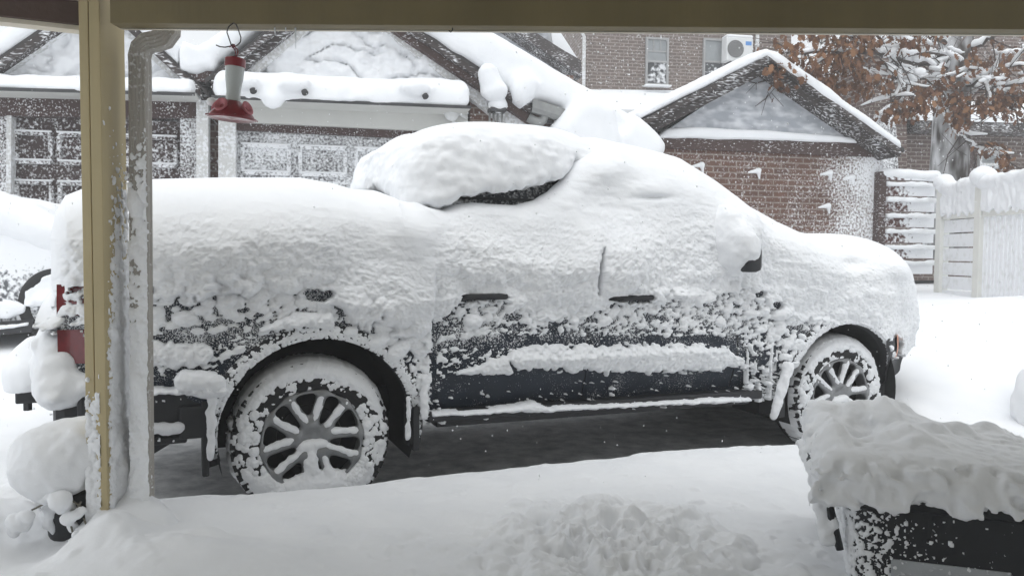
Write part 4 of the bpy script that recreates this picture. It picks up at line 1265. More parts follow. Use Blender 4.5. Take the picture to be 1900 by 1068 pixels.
def slid(d, X, Y, Z):
    for P_, wc, hf, rd in CH:
        e = extr(poly_sdf(P_, X[:, 0, :], Z[:, 0, :])[:, None, :] + 0 * Y, Y + wc, hf, rd)
        d = smin(d, e, 0.10)
    return d
snow_poly(L2, RS, -4.5, 0.38, 'snow_on_roof', t2, rad=0.15, vox=0.036, amp=0.035, sc_=1.6, seed=5, extra=slid)
# gutter end with its downpipe bend
g0 = L2(986, 196, 0.33); g1 = L2(1056, 218, 0.30)
mb = MB()
K = [(-.06, .07), (-.06, -.03), (-.02, -.075), (.07, -.075), (.07, .07), (.06, .07), (.06, -.065), (-.015, -.065), (-.05, -.025), (-.05, .07)]
for i in range(1):
    A = [mb.bm.verts.new((g0[0], g0[1] + q[0], g0[2] + q[1])) for q in K]; B = [mb.bm.verts.new((g1[0], g1[1] + q[0], g1[2] + q[1])) for q in K]
    mb.bm.faces.new(A); mb.bm.faces.new(B[::-1])
    for i in range(len(K)): mb.bm.faces.new((A[i], B[i], B[(i + 1) % len(K)], A[(i + 1) % len(K)]))
mb.build('gutter', M['metal_grey'], t2)
mb = MB()
arc = [L2(1003 + 8 * math.cos(x) * 1.0 + (-18 if x > 1.6 else 0) * (x - 1.6), 205 + 22 * math.sin(x), 0.28) for x in (0.0, 0.5, 1.0, 1.5, 2.0, 2.5)]
mb.tube(arc, 0.055, 10); mb.build('downpipe_bend', M['metal_grey'], t2, smooth=True)
mb = MB(); mb.tube([L2(1022, 214, .3), L2(1062, 240, .3)], 0.02, 6); mb.tube([L2(1010, 224, .25), L2(1050, 236, .25)], 0.025, 6); mb.build('bracket', M['dark_metal'], t2)
slab2(L2, [(1040, 208), (1060, 212), (1046, 226), (1036, 218)], .2, .34, 'broken_flashing', M['dark_metal'], t2)

# lantern with its snow, spotlight on the lintel
t, L = gthing('wall_lantern', 'small black-capped lantern with pale tubes and snow on top, against the brick pier', 'lantern', 922)
c = L(922, 205, 0.30)
mb = MB(); mb.box(c, (0.20, 0.16, 0.05), bev=0.012); mb.build('cap', M['dark_metal'], t)
mb = MB()
for dx in (-0.085, -0.04, 0.01, 0.06): mb.tube([c + np.array((dx, 0, -0.02)), c + np.array((dx, 0, -0.45))], 0.013, 8)
mb.build('tube', M['metal_grey'], t, smooth=True)
mb = MB(); mb.box(c + np.array((0, 0.20, -0.42)), (0.2, 0.5, 0.04)); mb.build('bracket', M['dark_metal'], t)
sdf_obj('snow_cap', lambda X, Y, Z: smin(ell(X, Y, Z, (c[0] + .01, c[1], c[2] + 0.06), (0.115, 0.10, 0.08)), cap(X, Y, Z, (c[0] + 0.02, c[1], c[2] + .05), (c[0] + 0.045, c[1], c[2] + 0.17), 0.075, 0.05), 0.04), c - .25, c + .35, 0.014, M['snow_far'], t)
c2 = L(909, 165, 0.34)
sdf_obj('snow_clump', lambda X, Y, Z: smin(cap(X, Y, Z, L(915, 168, .34), L(905, 138, .34), 0.14, 0.115), ell(X, Y, Z, L(917, 170, .34), (0.15, .12, .10)), .05) + 0.015 * fbm3(X * 6, Y * 6, Z * 6, 2, 3), c2 - .55, c2 + .6, 0.018, M['snow_far'], t)
t, L = gthing('security_light', 'small round white light bracketed to the right end of the pale lintel', 'security light', 842)
c = L(838, 211, 0.16)
mb = MB(); mb.lathe([(0, 0.06), (0.05, 0.055), (0.085, 0.02), (0.085, -0.02), (0.05, -0.05), (0, -0.055)], 20, Matrix.Translation(Vector(c)) @ Matrix.Rotation(R(80), 4, 'X'))
mb.build('lamp_head', M['white_paint'], t, smooth=True)
mb = MB(); mb.tube([c + np.array((0.05, 0.02, 0.03)), c + np.array((0.16, 0.08, -0.01)), c + np.array((0.2, 0.13, -0.02))], 0.022, 8); mb.tube([c + np.array((0.02, 0.0, -0.06)), c + np.array((0.06, 0.06, -0.2))], 0.018, 8); mb.build('arm', M['white_paint'], t, smooth=True)
sdf_obj('snow_cap', lambda X, Y, Z: ell(X, Y, Z, c + np.array((-.01, -.0, .045)), (.09, .09, .06)), c - .2, c + .2, .014, M['snow_far'], t)

# ---- brick garage on the right -----------------------------------------------
t3, L3 = gthing('garage', 'small brick garage with grey gable panel and no door, beside the white fence', 'garage', 1178)
slab2(L3, [(1178, 250), (1637, 270), (1637, 520), (1178, 520)], -5.5, 0.0, 'brick_wall', M['brick_garage'], t3)
slab2(L3, [(1196, 249), (1624, 264), (1628, 291), (1196, 273)], -0.1, 0.05, 'frieze', M['rake_red'], t3)
slab2(L3, [(1222, 252), (1424, 118), (1640, 268)], -0.2, 0.02, 'gable', M['stucco_grey'], t3)
for a, b in (((1193, 222), (1424, 103)), ((1424, 103), (1672, 276))):
    slab2(L3, [a, b, (b[0], b[1] + 14), (a[0] + 7, a[1] + 9)], -0.1, 0.34, 'roof_edge', M['rake'], t3)
    slab2(L3, [(a[0] + 8, a[1] + 7), (b[0], b[1] + 12), (b[0] - 20 * (a[0] > 1400), b[1] + (31 if a[0] < 1400 else 18)), (a[0] + 26 * (a[0] < 1400), a[1] + (20 if a[0] < 1400 else 32))], -0.1, 0.24, 'rake_board', M['rake'], t3)
slab2(L3, [(1185, 224), (1424, 98), (1678, 275), (1678, 282), (1424, 108), (1188, 232)], -5.5, 0.30, 'roof', M['roofing'], t3)
snow_poly(L3, [(1190, 220), (1186, 206), (1260, 166), (1398, 97), (1424, 88), (1446, 96), (1560, 176), (1674, 260), (1676, 274), (1664, 270), (1424, 104)], -5.3, 0.36, 'snow_on_roof', t3, rad=0.06, vox=0.028, amp=0.018)
snow_poly(L3, [(1222, 254), (1240, 238), (1300, 236), (1400, 240), (1500, 246), (1590, 254), (1622, 266)], 0.0, 0.10, 'snow_on_ledge', t3, rad=0.04, vox=0.018, amp=0.012)
mb = MB()
for i, (x, y) in enumerate(((1295, 307), (1400, 318), (1533, 322), (1575, 330), (1530, 383))):
    c = L3(x, y, 0.0)
    mb2 = sdf_obj('stuck_snow', lambda X, Y, Z: smin(cap(X, Y, Z, c + np.array((-.09, 0, -.015)), c + np.array((.05, -.01, .01)), .012, .035), cap(X, Y, Z, c + np.array((.05, -.01, .01)), c + np.array((.07, 0, -.09)), .03, .014), .02), c - .2, c + .2, .012, M['snow_far'], t3)
mb.bm.free()

# ================================================================== HOUSES BEHIND
AF = Frame(tuple(at(1080, 165, 20.0)[:2]), R(9), 0.0)
ta, LA = gthing('brick_apartment_building', 'tall brown brick apartment house with two sash windows, behind the garages', 'apartment house', 1080, AF, R(9))
slab2(LA, [(1080, -160), (1468, -160), (1468, 420), (1080, 420)], -7, 0.0, 'wall', M['brick_far'], ta)
def window(L, t, x0, x1, y0, y1, split, matf, lower, sill=True):
    A = L(x0, y1, 0); B = L(x1, y0, 0)
    xa, za, xb, zb = A[0], A[2], B[0], B[2]
    zm = za + (zb - za) * split; f = (xb - xa) * 0.09
    mb = MB()
    for cx, cz, sx, sz in ((xa, (za + zb) / 2, f, zb - za + f), (xb, (za + zb) / 2, f, zb - za + f), ((xa + xb) / 2, za, xb - xa - f, f), ((xa + xb) / 2, zb, xb - xa - f, f), ((xa + xb) / 2, zm, xb - xa - f, f)):
        mb.box((cx, -0.03, cz), (sx, 0.10, sz))
    fr = mb.build('window', matf, t)
    mb = MB(); mb.box(((xa + xb) / 2, -0.006, (zm + zb) / 2), (xb - xa - f, 0.03, zb - zm - f)); mb.build('upper_pane', M['pane_pale'], fr)
    mb = MB(); mb.box(((xa + xb) / 2, -0.008, (zm + za) / 2), (xb - xa - f, 0.03, zm - za - f)); mb.build('lower_pane', lower, fr)
    if sill:
        mb = MB(); mb.box(((xa + xb) / 2, -0.10, za - f * 0.9), (xb - xa + f * 3, 0.22, f * 0.8), bev=0.02); mb.build('snowy_sill', M['snow_far'], fr, smooth=False)
    return fr, (xa, xb, za, zb, zm, f)
M['pane_pale'] = mat_plain('pane_with_blind', (0.28, 0.30, 0.31), 0.3, 0, 0.15, 3)
M['pane_snow'] = mat_dusted('pane_with_frozen_snow', (0.03, 0.033, 0.036), 0.45, 9, 0.25, big=2.0)
M['pane_dark'] = mat_dusted('pane_dark', (0.05, 0.055, 0.06), 0.30, 14, 0.25, big=1.5)
M['win_frame'] = mat_plain('window_frame_grey', (0.33, 0.33, 0.33), 0.5, 0, 0.1, 8)
M['win_frame_dark'] = mat_plain('window_frame_dark', (0.10, 0.095, 0.095), 0.5, 0, 0.1, 8)
fr, q = window(LA, ta, 1198, 1238, 74, 157, 0.50, M['win_frame'], M['pane_snow'])
mb = MB()
for k in (1, 2): mb.box((q[0] + (q[1] - q[0]) * k / 3, -0.035, (q[4] + q[3]) / 2 + (q[3] - q[4]) * .2), (0.025, 0.03, (q[3] - q[4]) * 0.5))
mb.box(((q[0] + q[1]) / 2, -0.035, q[4] + (q[3] - q[4]) * .45), ((q[1] - q[0]) * .9, 0.03, 0.03))
mb.build('muntin', M['win_frame'], fr)
window(LA, ta, 1304, 1341, 76, 165, 0.55, M['win_frame'], M['pane_dark'], False)
mb = MB(); mb.tube([LA(1406, 20, .08), LA(1405, 108, .08)], 0.05, 8); mb.build('downpipe', M['white_trim'], ta)
mb = MB(); mb.tube([LA(1078, 58, .1), LA(1084, 68, .1), LA(1083, 170, .06)], 0.045, 8); mb.build('downpipe', M['white_trim'], ta)
slab2(LA, [(1116, 166), (1262, 168), (1262, 172), (1116, 170)], 0.0, 0.03, 'flashing', M['snow_far'], ta)
A = LA(1100, 166, 0)[2]; Bz = LA(1190, 204, 3.0)[2]; xl, xr = LA(1095, 170, 0)[0] - 1.5, LA(1480, 170, 0)[0]
mb = MB(); mb.prism([(0, A), (-3.0, Bz), (-3.0, Bz - 0.08), (0, A - 0.3)], 'x', xl, xr); mb.build('snowy_lower_roof', M['snow_far'], ta)
mb = MB(); mb.prism([(-.1, Bz - .15), (-2.95, Bz - 0.09), (-2.95, Bz - 5.0), (-.1, Bz - 5)], 'x', xl + .1, xr - .1); mb.build('extension_wall', M['brick_far'], ta)
# air conditioner
t, L = gthing('air_conditioner', 'white outdoor air conditioner unit hung on the brick wall beside the right window', 'air conditioner', 1348, AF, R(9))
a = L(1348, 112, .45); b = L(1398, 71, .45)
cx, cz = (a[0] + b[0]) / 2, (a[2] + b[2]) / 2; wx, wz = b[0] - a[0], b[2] - a[2]
mb = MB(); mb.box((cx, -0.28, cz), (wx, 0.34, wz), bev=0.03); mb.build('housing', M['white_paint'], t)
mb = MB()
fc = Vector((cx - wx * 0.17, -0.455, cz))
for k in range(1, 7): mb.lathe([(wz * .38 * k / 6, 0), (wz * .38 * k / 6 - .008, 0.008), (wz * .38 * k / 6 - .016, 0)], 28, Matrix.Translation(fc + Vector((0, -0.004, 0))) @ Matrix.Rotation(R(90), 4, 'X'), closed=True)
mb.build('fan_grille', M['metal_grey'], t)
mb = MB(); mb.lathe([(0, 0), (wz * .37, 0)], 28, Matrix.Translation(fc + Vector((0, 0.002, 0))) @ Matrix.Rotation(R(90), 4, 'X')); mb.build('fan_recess', M['win_frame_dark'], t)
M['blue_badge'] = mat_plain('blue_badge', (0.06, 0.25, 0.62), 0.4)
mb = MB(); mb.box((cx + wx * 0.32, -0.454, cz + wz * 0.26), (wx * 0.22, 0.01, wz * 0.16)); mb.build('badge', M['blue_badge'], t)
mb = MB(); mb.box((cx, -0.28, cz + wz / 2 + 0.035), (wx * 1.0, 0.34, 0.08), bev=0.035); mb.build('snow_cap', M['snow_far'], t, smooth=True)
mb = MB()
for sx in (-.3, .3): mb.box((cx + wx * sx, -0.2, cz - wz / 2 - 0.02), (0.04, 0.4, 0.04))
mb.build('bracket', M['dark_metal'], t)

# grey house above the left roof
HF = Frame(tuple(at(1000, 100, 15.5)[:2]), R(12.3), 0.0)
th, LH = gthing('grey_house', 'pale grey sided house with a dark snowy eave, glimpsed above the left garage roof', 'house', 900, HF, R(12.3))
slab2(LH, [(880, -60), (1028, -60), (1030, 112), (1020, 300), (880, 300)], -4, 0.0, 'wall', M['stucco_grey'], th)
slab2(LH, [(880, 8), (956, 60), (1080, 142), (1078, 112), (1040, 90), (968, 44), (880, -14)], 0.0, 0.5, 'eave', M['rake'], th)
slab2(LH, [(1020, 40), (1040, 60), (1079, 120), (1078, 138), (1030, 112)], -3.5, 0.25, 'snowy_roof', M['snow_far'], th)
slab2(LH, [(1018, 20), (1022, 20), (1030, 92), (1024, 96)], 0, .06, 'corner_board', M['win_frame_dark'], th)
slab2(LH, [(974, 30), (1000, 30), (998, 72), (980, 62)], 0.0, .04, 'window', M['pane_pale'], th)
slab2(LH, [(968, 20), (973, 20), (975, 66), (970, 64)], 0.0, .06, 'window_frame', M['win_frame_dark'], th)
# utility pole, bare stem
p = at(1066, 100, 34); mb = MB(); mb.tube([(p[0], 34, -0.5), (p[0] + 0.15, 34, 12)], [0.17, 0.13], 10)
o = mb.build('utility_pole', mat_plain('weathered_pole', (0.22, 0.21, 0.20), 0.8), smooth=True)
tag(o, 'faint grey utility pole in the mist left of the brick apartment house', 'utility pole')
p = at(1530, 150, 15); mb = MB(); mb.tube([(p[0] - 0.02, 15, -0.3), (p[0] + .02, 15, 3.0), (p[0] + 0.06, 15, 9)], [0.15, 0.15, 0.12], 10)
o = mb.build('utility_pole', mat_dusted('snow_plastered_pole', (0.33, 0.31, 0.29), 0.55, 12), smooth=True)
tag(o, 'pale snow-plastered pole standing behind the brown oak leaves', 'utility pole')

# brick house on the right
RF = Frame(tuple(at(1700, 300, 15.0)[:2]), R(6), 0.0)
tr, LR = gthing('brick_house', 'dark brick house with snowy roofs behind the tree and the white fence', 'house', 1640, RF, R(6))
slab2(LR, [(1682, 212), (2060, 222), (2060, 520), (1682, 520)], -6, 0.0, 'wall', M['brick_right'], tr)
slab2(LR, [(1660, 60), (2060, 40), (2060, 240), (1660, 240)], -9, -2.4, 'upper_wall', M['brick_right'], tr, w_meas=-2.4)
slab2(LR, [(1616, 92), (1668, 88), (1682, 150), (1684, 520), (1606, 520), (1612, 250)], -3, 0.35, 'chimney', M['brick_right'], tr)
slab2(LR, [(1636, 210), (1660, 190), (1668, 330), (1640, 330)], 0.3, 0.6, 'buttress', M['dust_grey_door'], tr)
zt = LR(1700, 182, -2.2)[2]; zb = LR(1700, 214, .3)[2]
mb = MB(); mb.prism([(2.4, zt), (-0.45, zb), (-0.45, zb - .12), (2.4, zt - .35)], 'x', LR(1672, 215, 0)[0], LR(2060, 215, 0)[0])
mb.build('snowy_roof', M['snow_far'], tr)
mb = MB(); mb.prism([(0.2, zb - .13), (-0.42, zb - .13), (-0.42, zb - .30), (0.2, zb - .30)], 'x', LR(1682, 215, 0)[0], LR(2060, 215, 0)[0]); mb.build('eave', M['rake'], tr)
window(LR, tr, 1814, 1860, 276, 330, 0.45, M['white_trim'], M['pane_snow'])
slab2(LR, [(1788, 268), (1799, 268), (1796, 340), (1784, 340)], 0, .08, 'door_frame', M['white_trim'], tr)
slab2(LR, [(1799, 268), (1812, 268), (1808, 340), (1796, 340)], 0, .03, 'door', M['rake_red'], tr)
slab2(LR, [(1690, 70), (1750, 68), (1750, 80), (1690, 82)], -2.4, -2.3, 'window_header', M['snow_far'], tr, w_meas=-2.3)
# ================================================================== FENCES
M['slat'] = mat_dusted('red_brown_slat_with_snow', (0.085, 0.032, 0.026), 0.42, 20, grad=('X', 0.15, 0.75, 0.42), big=2.5)
M['vinyl'] = mat_dusted('white_vinyl_frosted', (0.66, 0.67, 0.655), 0.35, 14, 0.5, big=2.0, soft=0.2, grad=('Z', 1.7, 1.2, 0.3))
M['vinyl_bare'] = mat_plain('white_vinyl', (0.74, 0.74, 0.70), 0.45, 0, 0.04, 5)
tg, LG = gthing('slatted_gate', 'red-brown gate of wide horizontal slats half plastered with snow, at the brick garage corner', 'gate', 1640, Frame(GF.world(0, 0.05, 0)[:2], GA, 0.0))
a = LG(1641, 330, 0); b = LG(1736, 330, 0)
zt, zb = a[2], LG(1641, 500, 0)[2]
slab2(LG, [(1633, 318), (1645, 318), (1640, 520), (1626, 520)], -.08, .06, 'gate_post', M['rake_red'], tg)
mb = MB(); mb.box(((a[0] + b[0]) / 2, 0.0, zt + 0.01), (b[0] - a[0], 0.07, 0.07)); mb.build('top_rail', M['slat'], tg)
for i in range(6):
    z = LG(1690, 353 + 29 * i, 0)[2]
    mb = MB(); mb.box(((a[0] + b[0]) / 2, 0.02, z), (b[0] - a[0], 0.03, 0.15)); s = mb.build('slat', M['slat'], tg)
    x0 = a[0] + 0.03
    sd = i * 3
    sdf_obj('snow_strip', lambda X, Y, Z: np.maximum(rbox(X, Y, Z, ((a[0] + b[0]) / 2, -0.02, z + 0.075), ((b[0] - a[0]) / 2, 0.045, 0.035), 0.03) + 0.022 * fbm3(X * 7, Y * 7, Z * 7, 3, sd), z + 0.045 - Z), (a[0] - .05, -.12, z - .03), (b[0] + .05, .1, z + .16), 0.014, M['snow_far'], s)
sdf_obj('snow_cap', lambda X, Y, Z: cap(X, Y, Z, (a[0] - .02, 0, zt + .06), (b[0], 0, zt + .05), .065) + .02 * fbm3(X * 4, Y * 4, Z * 4, 3, 4), (a[0] - .2, -.2, zt - .1), (b[0] + .1, .2, zt + .25), 0.016, M['snow_far'], tg)

# white vinyl fence running towards the viewer
FX = 5.78
tf = thing('white_fence', 'white vinyl fence furred with snow, running from the brown gate to the right edge', 'fence', (FX, 10.35, 0.5), 0)
fy = lambda px: FX / ((px - 950) / FPX)
ZT = float(at(1800, 345, fy(1800))[2]) - 0.5
posts = [10.35, fy(1818), 7.35]
for i, y in enumerate(posts):
    yy = y - 10.35
    mb = MB(); mb.box((0, yy, (ZT - 0.6) / 2), (0.125, 0.125, ZT + 0.6), bev=0.008); p = mb.build('post', M['vinyl_bare'], tf)
    mb = MB(); mb.box((0, yy, ZT + 0.02), (0.15, 0.15, 0.04), bev=0.01); mb.build('post_cap', M['vinyl_bare'], p)
    rr = 0.155 if i else 0.13
    sdf_obj('snow_cap', lambda X, Y, Z: np.maximum(ell(X, Y, Z, (0, yy, ZT + .10), (rr, rr, .125)), ZT - .02 - Z) + .008 * fbm3(X * 8, Y * 8, Z * 8, 2, 3), (-.25, yy - .25, ZT - .08), (.25, yy + .25, ZT + .3), .016, M['snow_far'], p)
def panel(y0, y1, kind, seed):
    y0 -= 10.35; y1 -= 10.35
    mb = MB()
    if kind == 'pickets':
        n = int(abs(y1 - y0) / 0.075)
        for k in range(n):
            y = y0 + (y1 - y0) * (k + .5) / n
            mb.box((0.0, y, (ZT - 0.75) / 2 - .05), (0.022, 0.056, ZT - 0.1 + 0.75), bev=0.004)
    else:
        for k in range(8):
            mb.box((0.0, (y0 + y1) / 2, ZT - 0.12 - k * 0.185), (0.03, abs(y1 - y0) - .1, 0.165), bev=0.006)
    pn = mb.build('panel', M['vinyl'], tf)
    mb = MB()
    for z in (ZT - 0.05, ZT - 0.36):
        mb.box((-0.01, (y0 + y1) / 2, z), (0.06, abs(y1 - y0) - .13, 0.075), bev=0.008)
    mb.build('rail', M['vinyl_bare'], pn)
    lo, hi = min(y0, y1), max(y0, y1)
    def f(X, Y, Z):
        d = cap(X, Y, Z, (-.01, lo + .04, ZT + .03), (-.01, hi - .04, ZT + .03), .075)
        d = d + .03 * fbm3(X * 0, Y * 5.5, Z * 0, 2, seed) + .01 * fbm3(X * 12, Y * 12, Z * 12, 2, seed)
        fr = np.maximum(np.maximum(np.abs(X + .03) - .035, np.abs(Z - ZT + .17) - .17 - .05 * fbm3(X * 0, Y * 22, Z * 2, 2, seed + 3)), np.maximum(lo + .05 - Y, Y - hi + .05))
        return smin(d, fr + .018 * fbm3(X * 18, Y * 18, Z * 9, 2, seed + 2), .03)
    sdf_obj('snow_cap', f, (-.16, lo - .02, ZT - .42), (.14, hi + .02, ZT + .2), .016, M['snow_far'], pn)
panel(posts[0], posts[1], 'boards', 3)
panel(posts[1], posts[2], 'pickets', 6)
t = thing('snow_heap', 'rounded heap of snow at the right edge, beyond the bin', 'snow heap', (3.62, 4.95, 0.12))
def heap(X, Y, Z):
    d = smin(ell(X, Y, Z, (0.18, 0.1, .14), (0.42, .40, .36)), ell(X, Y, Z, (.3, .2, .35), (.36, .36, .30)), .1)
    return d + .025 * fbm3(X * 5, Y * 5, Z * 5, 3, 5)
sdf_obj('snow_mass', heap, (-.45, -.5, -.3), (.8, .7, .8), .018, M['snow'], t)

# ================================================================== OAK TREE
TY = 11.9
M['bark'] = mat_dusted('bark_with_blown_snow', (0.062, 0.052, 0.045), 0.04, 7, 0.9, grad=('X', 0.05, -0.27, 0.24), stretch=(1.4, 1.4, 0.4), big=1.0, soft=.28)
M['twig'] = mat_plain('twig', (0.070, 0.055, 0.048), 0.9, 0, 0.2, 10)
t = M['leaf_t'] = NT('oak_leaf')
oi = t.new('ShaderNodeNewGeometry')
cr = t.ramp(oi.outputs['Random Per Island'], [(0.0, (0.10, 0.045, 0.026)), (0.5, (0.165, 0.078, 0.040)), (1.0, (0.24, 0.125, 0.062))])
M['leaf'] = t.set(Base_Color=cr, Roughness=0.7, Specular_IOR_Level=0.2)
tb = at(1764, 345, TY)
oak = thing('oak_tree', 'oak with a thick snow-plastered trunk, snow-laden boughs and clinging brown leaves', 'tree', (tb[0], TY, 0.5))
def LT(px, py, dy=0.0):
    p = at(px, py, TY + dy); return np.array((p[0] - tb[0], dy, p[2] - 0.5))
mb = MB()
trunk_pts = [LT(1752, 480), LT(1757, 400), LT(1761, 330), LT(1764, 250), LT(1768, 170), LT(1772, 100), LT(1778, 40), LT(1786, -60), LT(1790, -220)]
mb.tube(trunk_pts, [0.32, .29, .275, .26, .25, .24, .22, .19, .14], 20)
for v in mb.bm.verts:
    k = 1 + 0.05 * math.sin(v.co.z * 9 + math.atan2(v.co.y, v.co.x) * 3) + 0.03 * math.sin(v.co.z * 23)
    v.co.x = v.co.x; v.co.y *= k
mb.build('trunk', M['bark'], oak, smooth=True)
g = np.random.default_rng(91)
boughs = [  # px polyline, depth at start/end, radius
    ([(1772, 105), (1700, 98), (1660, 60), (1640, 30)], 0, -1.2, .055),
    ([(1770, 130), (1720, 118), (1660, 104), (1610, 96), (1540, 96), (1480, 100)], 0, -1.7, .06),
    ([(1660, 104), (1668, 140), (1662, 180)], -0.8, -1.0, .022),
    ([(1655, 62), (1668, 85), (1664, 108)], -0.6, -0.9, .035),
    ([(1540, 96), (1500, 128), (1450, 140), (1420, 150)], -1.4, -1.8, .016),
    ([(1775, 110), (1820, 80), (1860, 58), (1900, 40)], 0, -.8, .05),
    ([(1768, 165), (1740, 160), (1690, 138), (1640, 120)], 0, -1.0, .03),
    ([(1768, 175), (1800, 155), (1850, 128), (1905, 122)], 0, -.9, .04),
    ([(1766, 190), (1815, 165), (1870, 160), (1920, 150)], 0, -.5, .035),
    ([(1766, 200), (1730, 150), (1700, 135)], 0, -.6, .03),
    ([(1752, 200), (1755, 220), (1775, 245), (1800, 265), (1840, 285), (1862, 296)], -.3, -.8, .022),
    ([(1690, 138), (1660, 125), (1648, 150), (1640, 160)], -.8, -1, .016),
    ([(1640, 120), (1668, 145), (1676, 165)], -1, -1, .014),
    ([(1772, 90), (1730, 70), (1690, 62), (1650, 66)], 0, -.6, .04),
    ([(1610, 96), (1580, 70), (1560, 55)], -1.1, -1.4, .02),
    ([(1850, 128), (1830, 160), (1840, 200)], -.6, -.8, .016),
    ([(1870, 160), (1880, 185), (1885, 205)], -.4, -.6, .014),
    ([(1700, 98), (1690, 160), (1672, 190)], -.3, -.8, .014),
]
ends = []
tw = MB(); sn = MB()
def bough(pts, d0, d1, r):
    n = len(pts)
    P = [LT(x, y, d0 + (d1 - d0) * i / (n - 1)) for i, (x, y) in enumerate(pts)]
    Q = []
    for i in range(n - 1):
        for k in range(4):
            f = k / 4
            Q.append(P[i] * (1 - f) + P[i + 1] * f + g.normal(0, .018, 3))
    Q.append(P[-1])
    rad = [max(.006, r * (1 - .75 * i / (len(Q) - 1))) for i in range(len(Q))]
    mb = MB(); mb.tube(Q, rad, 8); mb.build('bough', M['twig'], oak, smooth=True)
    # snow lying along the top
    SQ = []
    for i, q in enumerate(Q[1:], 1):
        SQ.append(q + np.array((0, 0, rad[i] * .7 + .014)))
    sr = [(max(.012, (rad[i] * .95 + .016) * g.uniform(.6, 1.35))) for i in range(1, len(Q))]
    if len(SQ) > 2: sn.tube(SQ, sr, 7, flat=1.1)
    for i, q in enumerate(Q[2:], 2):
        if g.random() < .75:
            dv = Q[i] - Q[i - 1]; dv /= np.linalg.norm(dv) + 1e-6
            m = dv * g.uniform(.3, .8) + np.array((g.normal(0, .5), g.normal(0, .5), g.normal(-.1, .45)))
            L_ = g.uniform(.25, .75)
            e = q + m / np.linalg.norm(m) * L_
            mid = (q + e) / 2 + g.normal(0, .05, 3)
            tw.tube([q, mid, e], [.011, .008, .004], 5)
            ends.append(e); ends.append(mid)
            if g.random() < .5 and abs(m[2]) < .35 * np.linalg.norm(m): sn.tube([q + np.array((0, 0, .012)), q * .6 + mid * .4 + np.array((0, 0, .026)), mid + np.array((0, 0, .028)), mid * .4 + e * .6 + np.array((0, 0, .02))], [.012, .024 * g.uniform(.7, 1.5), .02 * g.uniform(.6, 1.5), .010], 7, flat=1.2)
            for _ in range(2):
                e2 = mid + (e - mid) * g.uniform(0, 1) + g.normal(0, .16, 3)
                tw.tube([mid, e2], [.005, .003], 4); ends.append(e2)
for b in boughs: bough(*b)
# clumps of snow caught in forks
for px, py, dd, rx, rz in ((1690, 105, -.6, .30, .07), (1720, 130, -.5, .26, .06), (1700, 150, -.7, .2, .08), (1755, 100, -.4, .22, .06), (1660, 125, -.9, .16, .05), (1840, 150, -.6, .3, .06), (1880, 95, -.6, .25, .05), (1800, 135, -.5, .25, .05), (1860, 170, -.4, .3, .05), (1655, 90, -1, .15, .08), (1735, 62, -.5, .3, .06), (1690, 75, -.6, .2, .06), (1760, 150, -.4, .2, .05), (1890, 135, -.6, .3, .05), (1670, 60, -.6, .25, .05)):
    c = LT(px, py, dd)
    for _ in range(7):
        q = c + g.normal(0, 1, 3) * np.array((rx * .5, .14, rz * .8))
        dx = g.uniform(.10, .28) * g.choice([-1, 1]); sl = g.normal(0, .25) * dx; r0 = rz * g.uniform(.45, .85)
        pts = [q + np.array((dx * k, g.normal(0, .015), sl * k + .02 * math.sin(3.1 * k))) for k in (-.5, -.42, -.2, .05, .3, .44, .5)]
        sn.tube(pts, [r0 * .25, r0 * .6, r0 * g.uniform(.8, 1.1), r0 * g.uniform(.7, 1.2), r0 * .8, r0 * .5, r0 * .2], 8, flat=.9)
tw.build('twigs', M['twig'], oak, smooth=True)['kind'] = 'stuff'
sn.build('snow_on_boughs', M['snow_far'], oak, smooth=True)['kind'] = 'stuff'
clusters = [(1552, 110, 34, 45, 60, -1.5), (1490, 112, 50, 28, 55, -1.7), (1445, 135, 24, 30, 30, -1.9), (1525, 150, 18, 28, 24, -1.5), (1585, 122, 38, 38, 60, -1.3), (1600, 70, 70, 18, 70, -1.2), (1510, 62, 60, 12, 20, -1.5), (1690, 74, 36, 18, 34, -.9), (1730, 62, 60, 12, 20, -.5), (1553, 162, 12, 22, 16, -1.5),
            (1700, 195, 55, 24, 60, -.9), (1720, 172, 40, 22, 30, -.7), (1660, 208, 24, 14, 20, -.9), (1780, 190, 22, 40, 34, -.8), (1760, 150, 40, 30, 24, -.7), (1830, 195, 60, 22, 90, -.7), (1872, 120, 38, 46, 44, -.6), (1875, 180, 32, 24, 60, -.6), (1470, 148, 40, 14, 26, -1.8), (1775, 222, 14, 18, 14, -.8), (1864, 296, 13, 22, 30, -.9), (1830, 272, 20, 10, 14, -.8), (1605, 160, 20, 26, 24, -1.2), (1640, 150, 22, 20, 20, -1), (1815, 120, 30, 30, 20, -.6), (1480, 85, 45, 20, 16, -1.7)]
LEAFP = [(0, 0), (.10, .02), (.14, .14), (.30, .20), (.16, .30), (.20, .42), (.36, .52), (.18, .60), (.22, .74), (.10, .86), (0, 1.0)]
LEAFP = LEAFP + [(-x, y) for x, y in LEAFP[-2:0:-1]]
V = []; Fp = []; tw2 = MB()
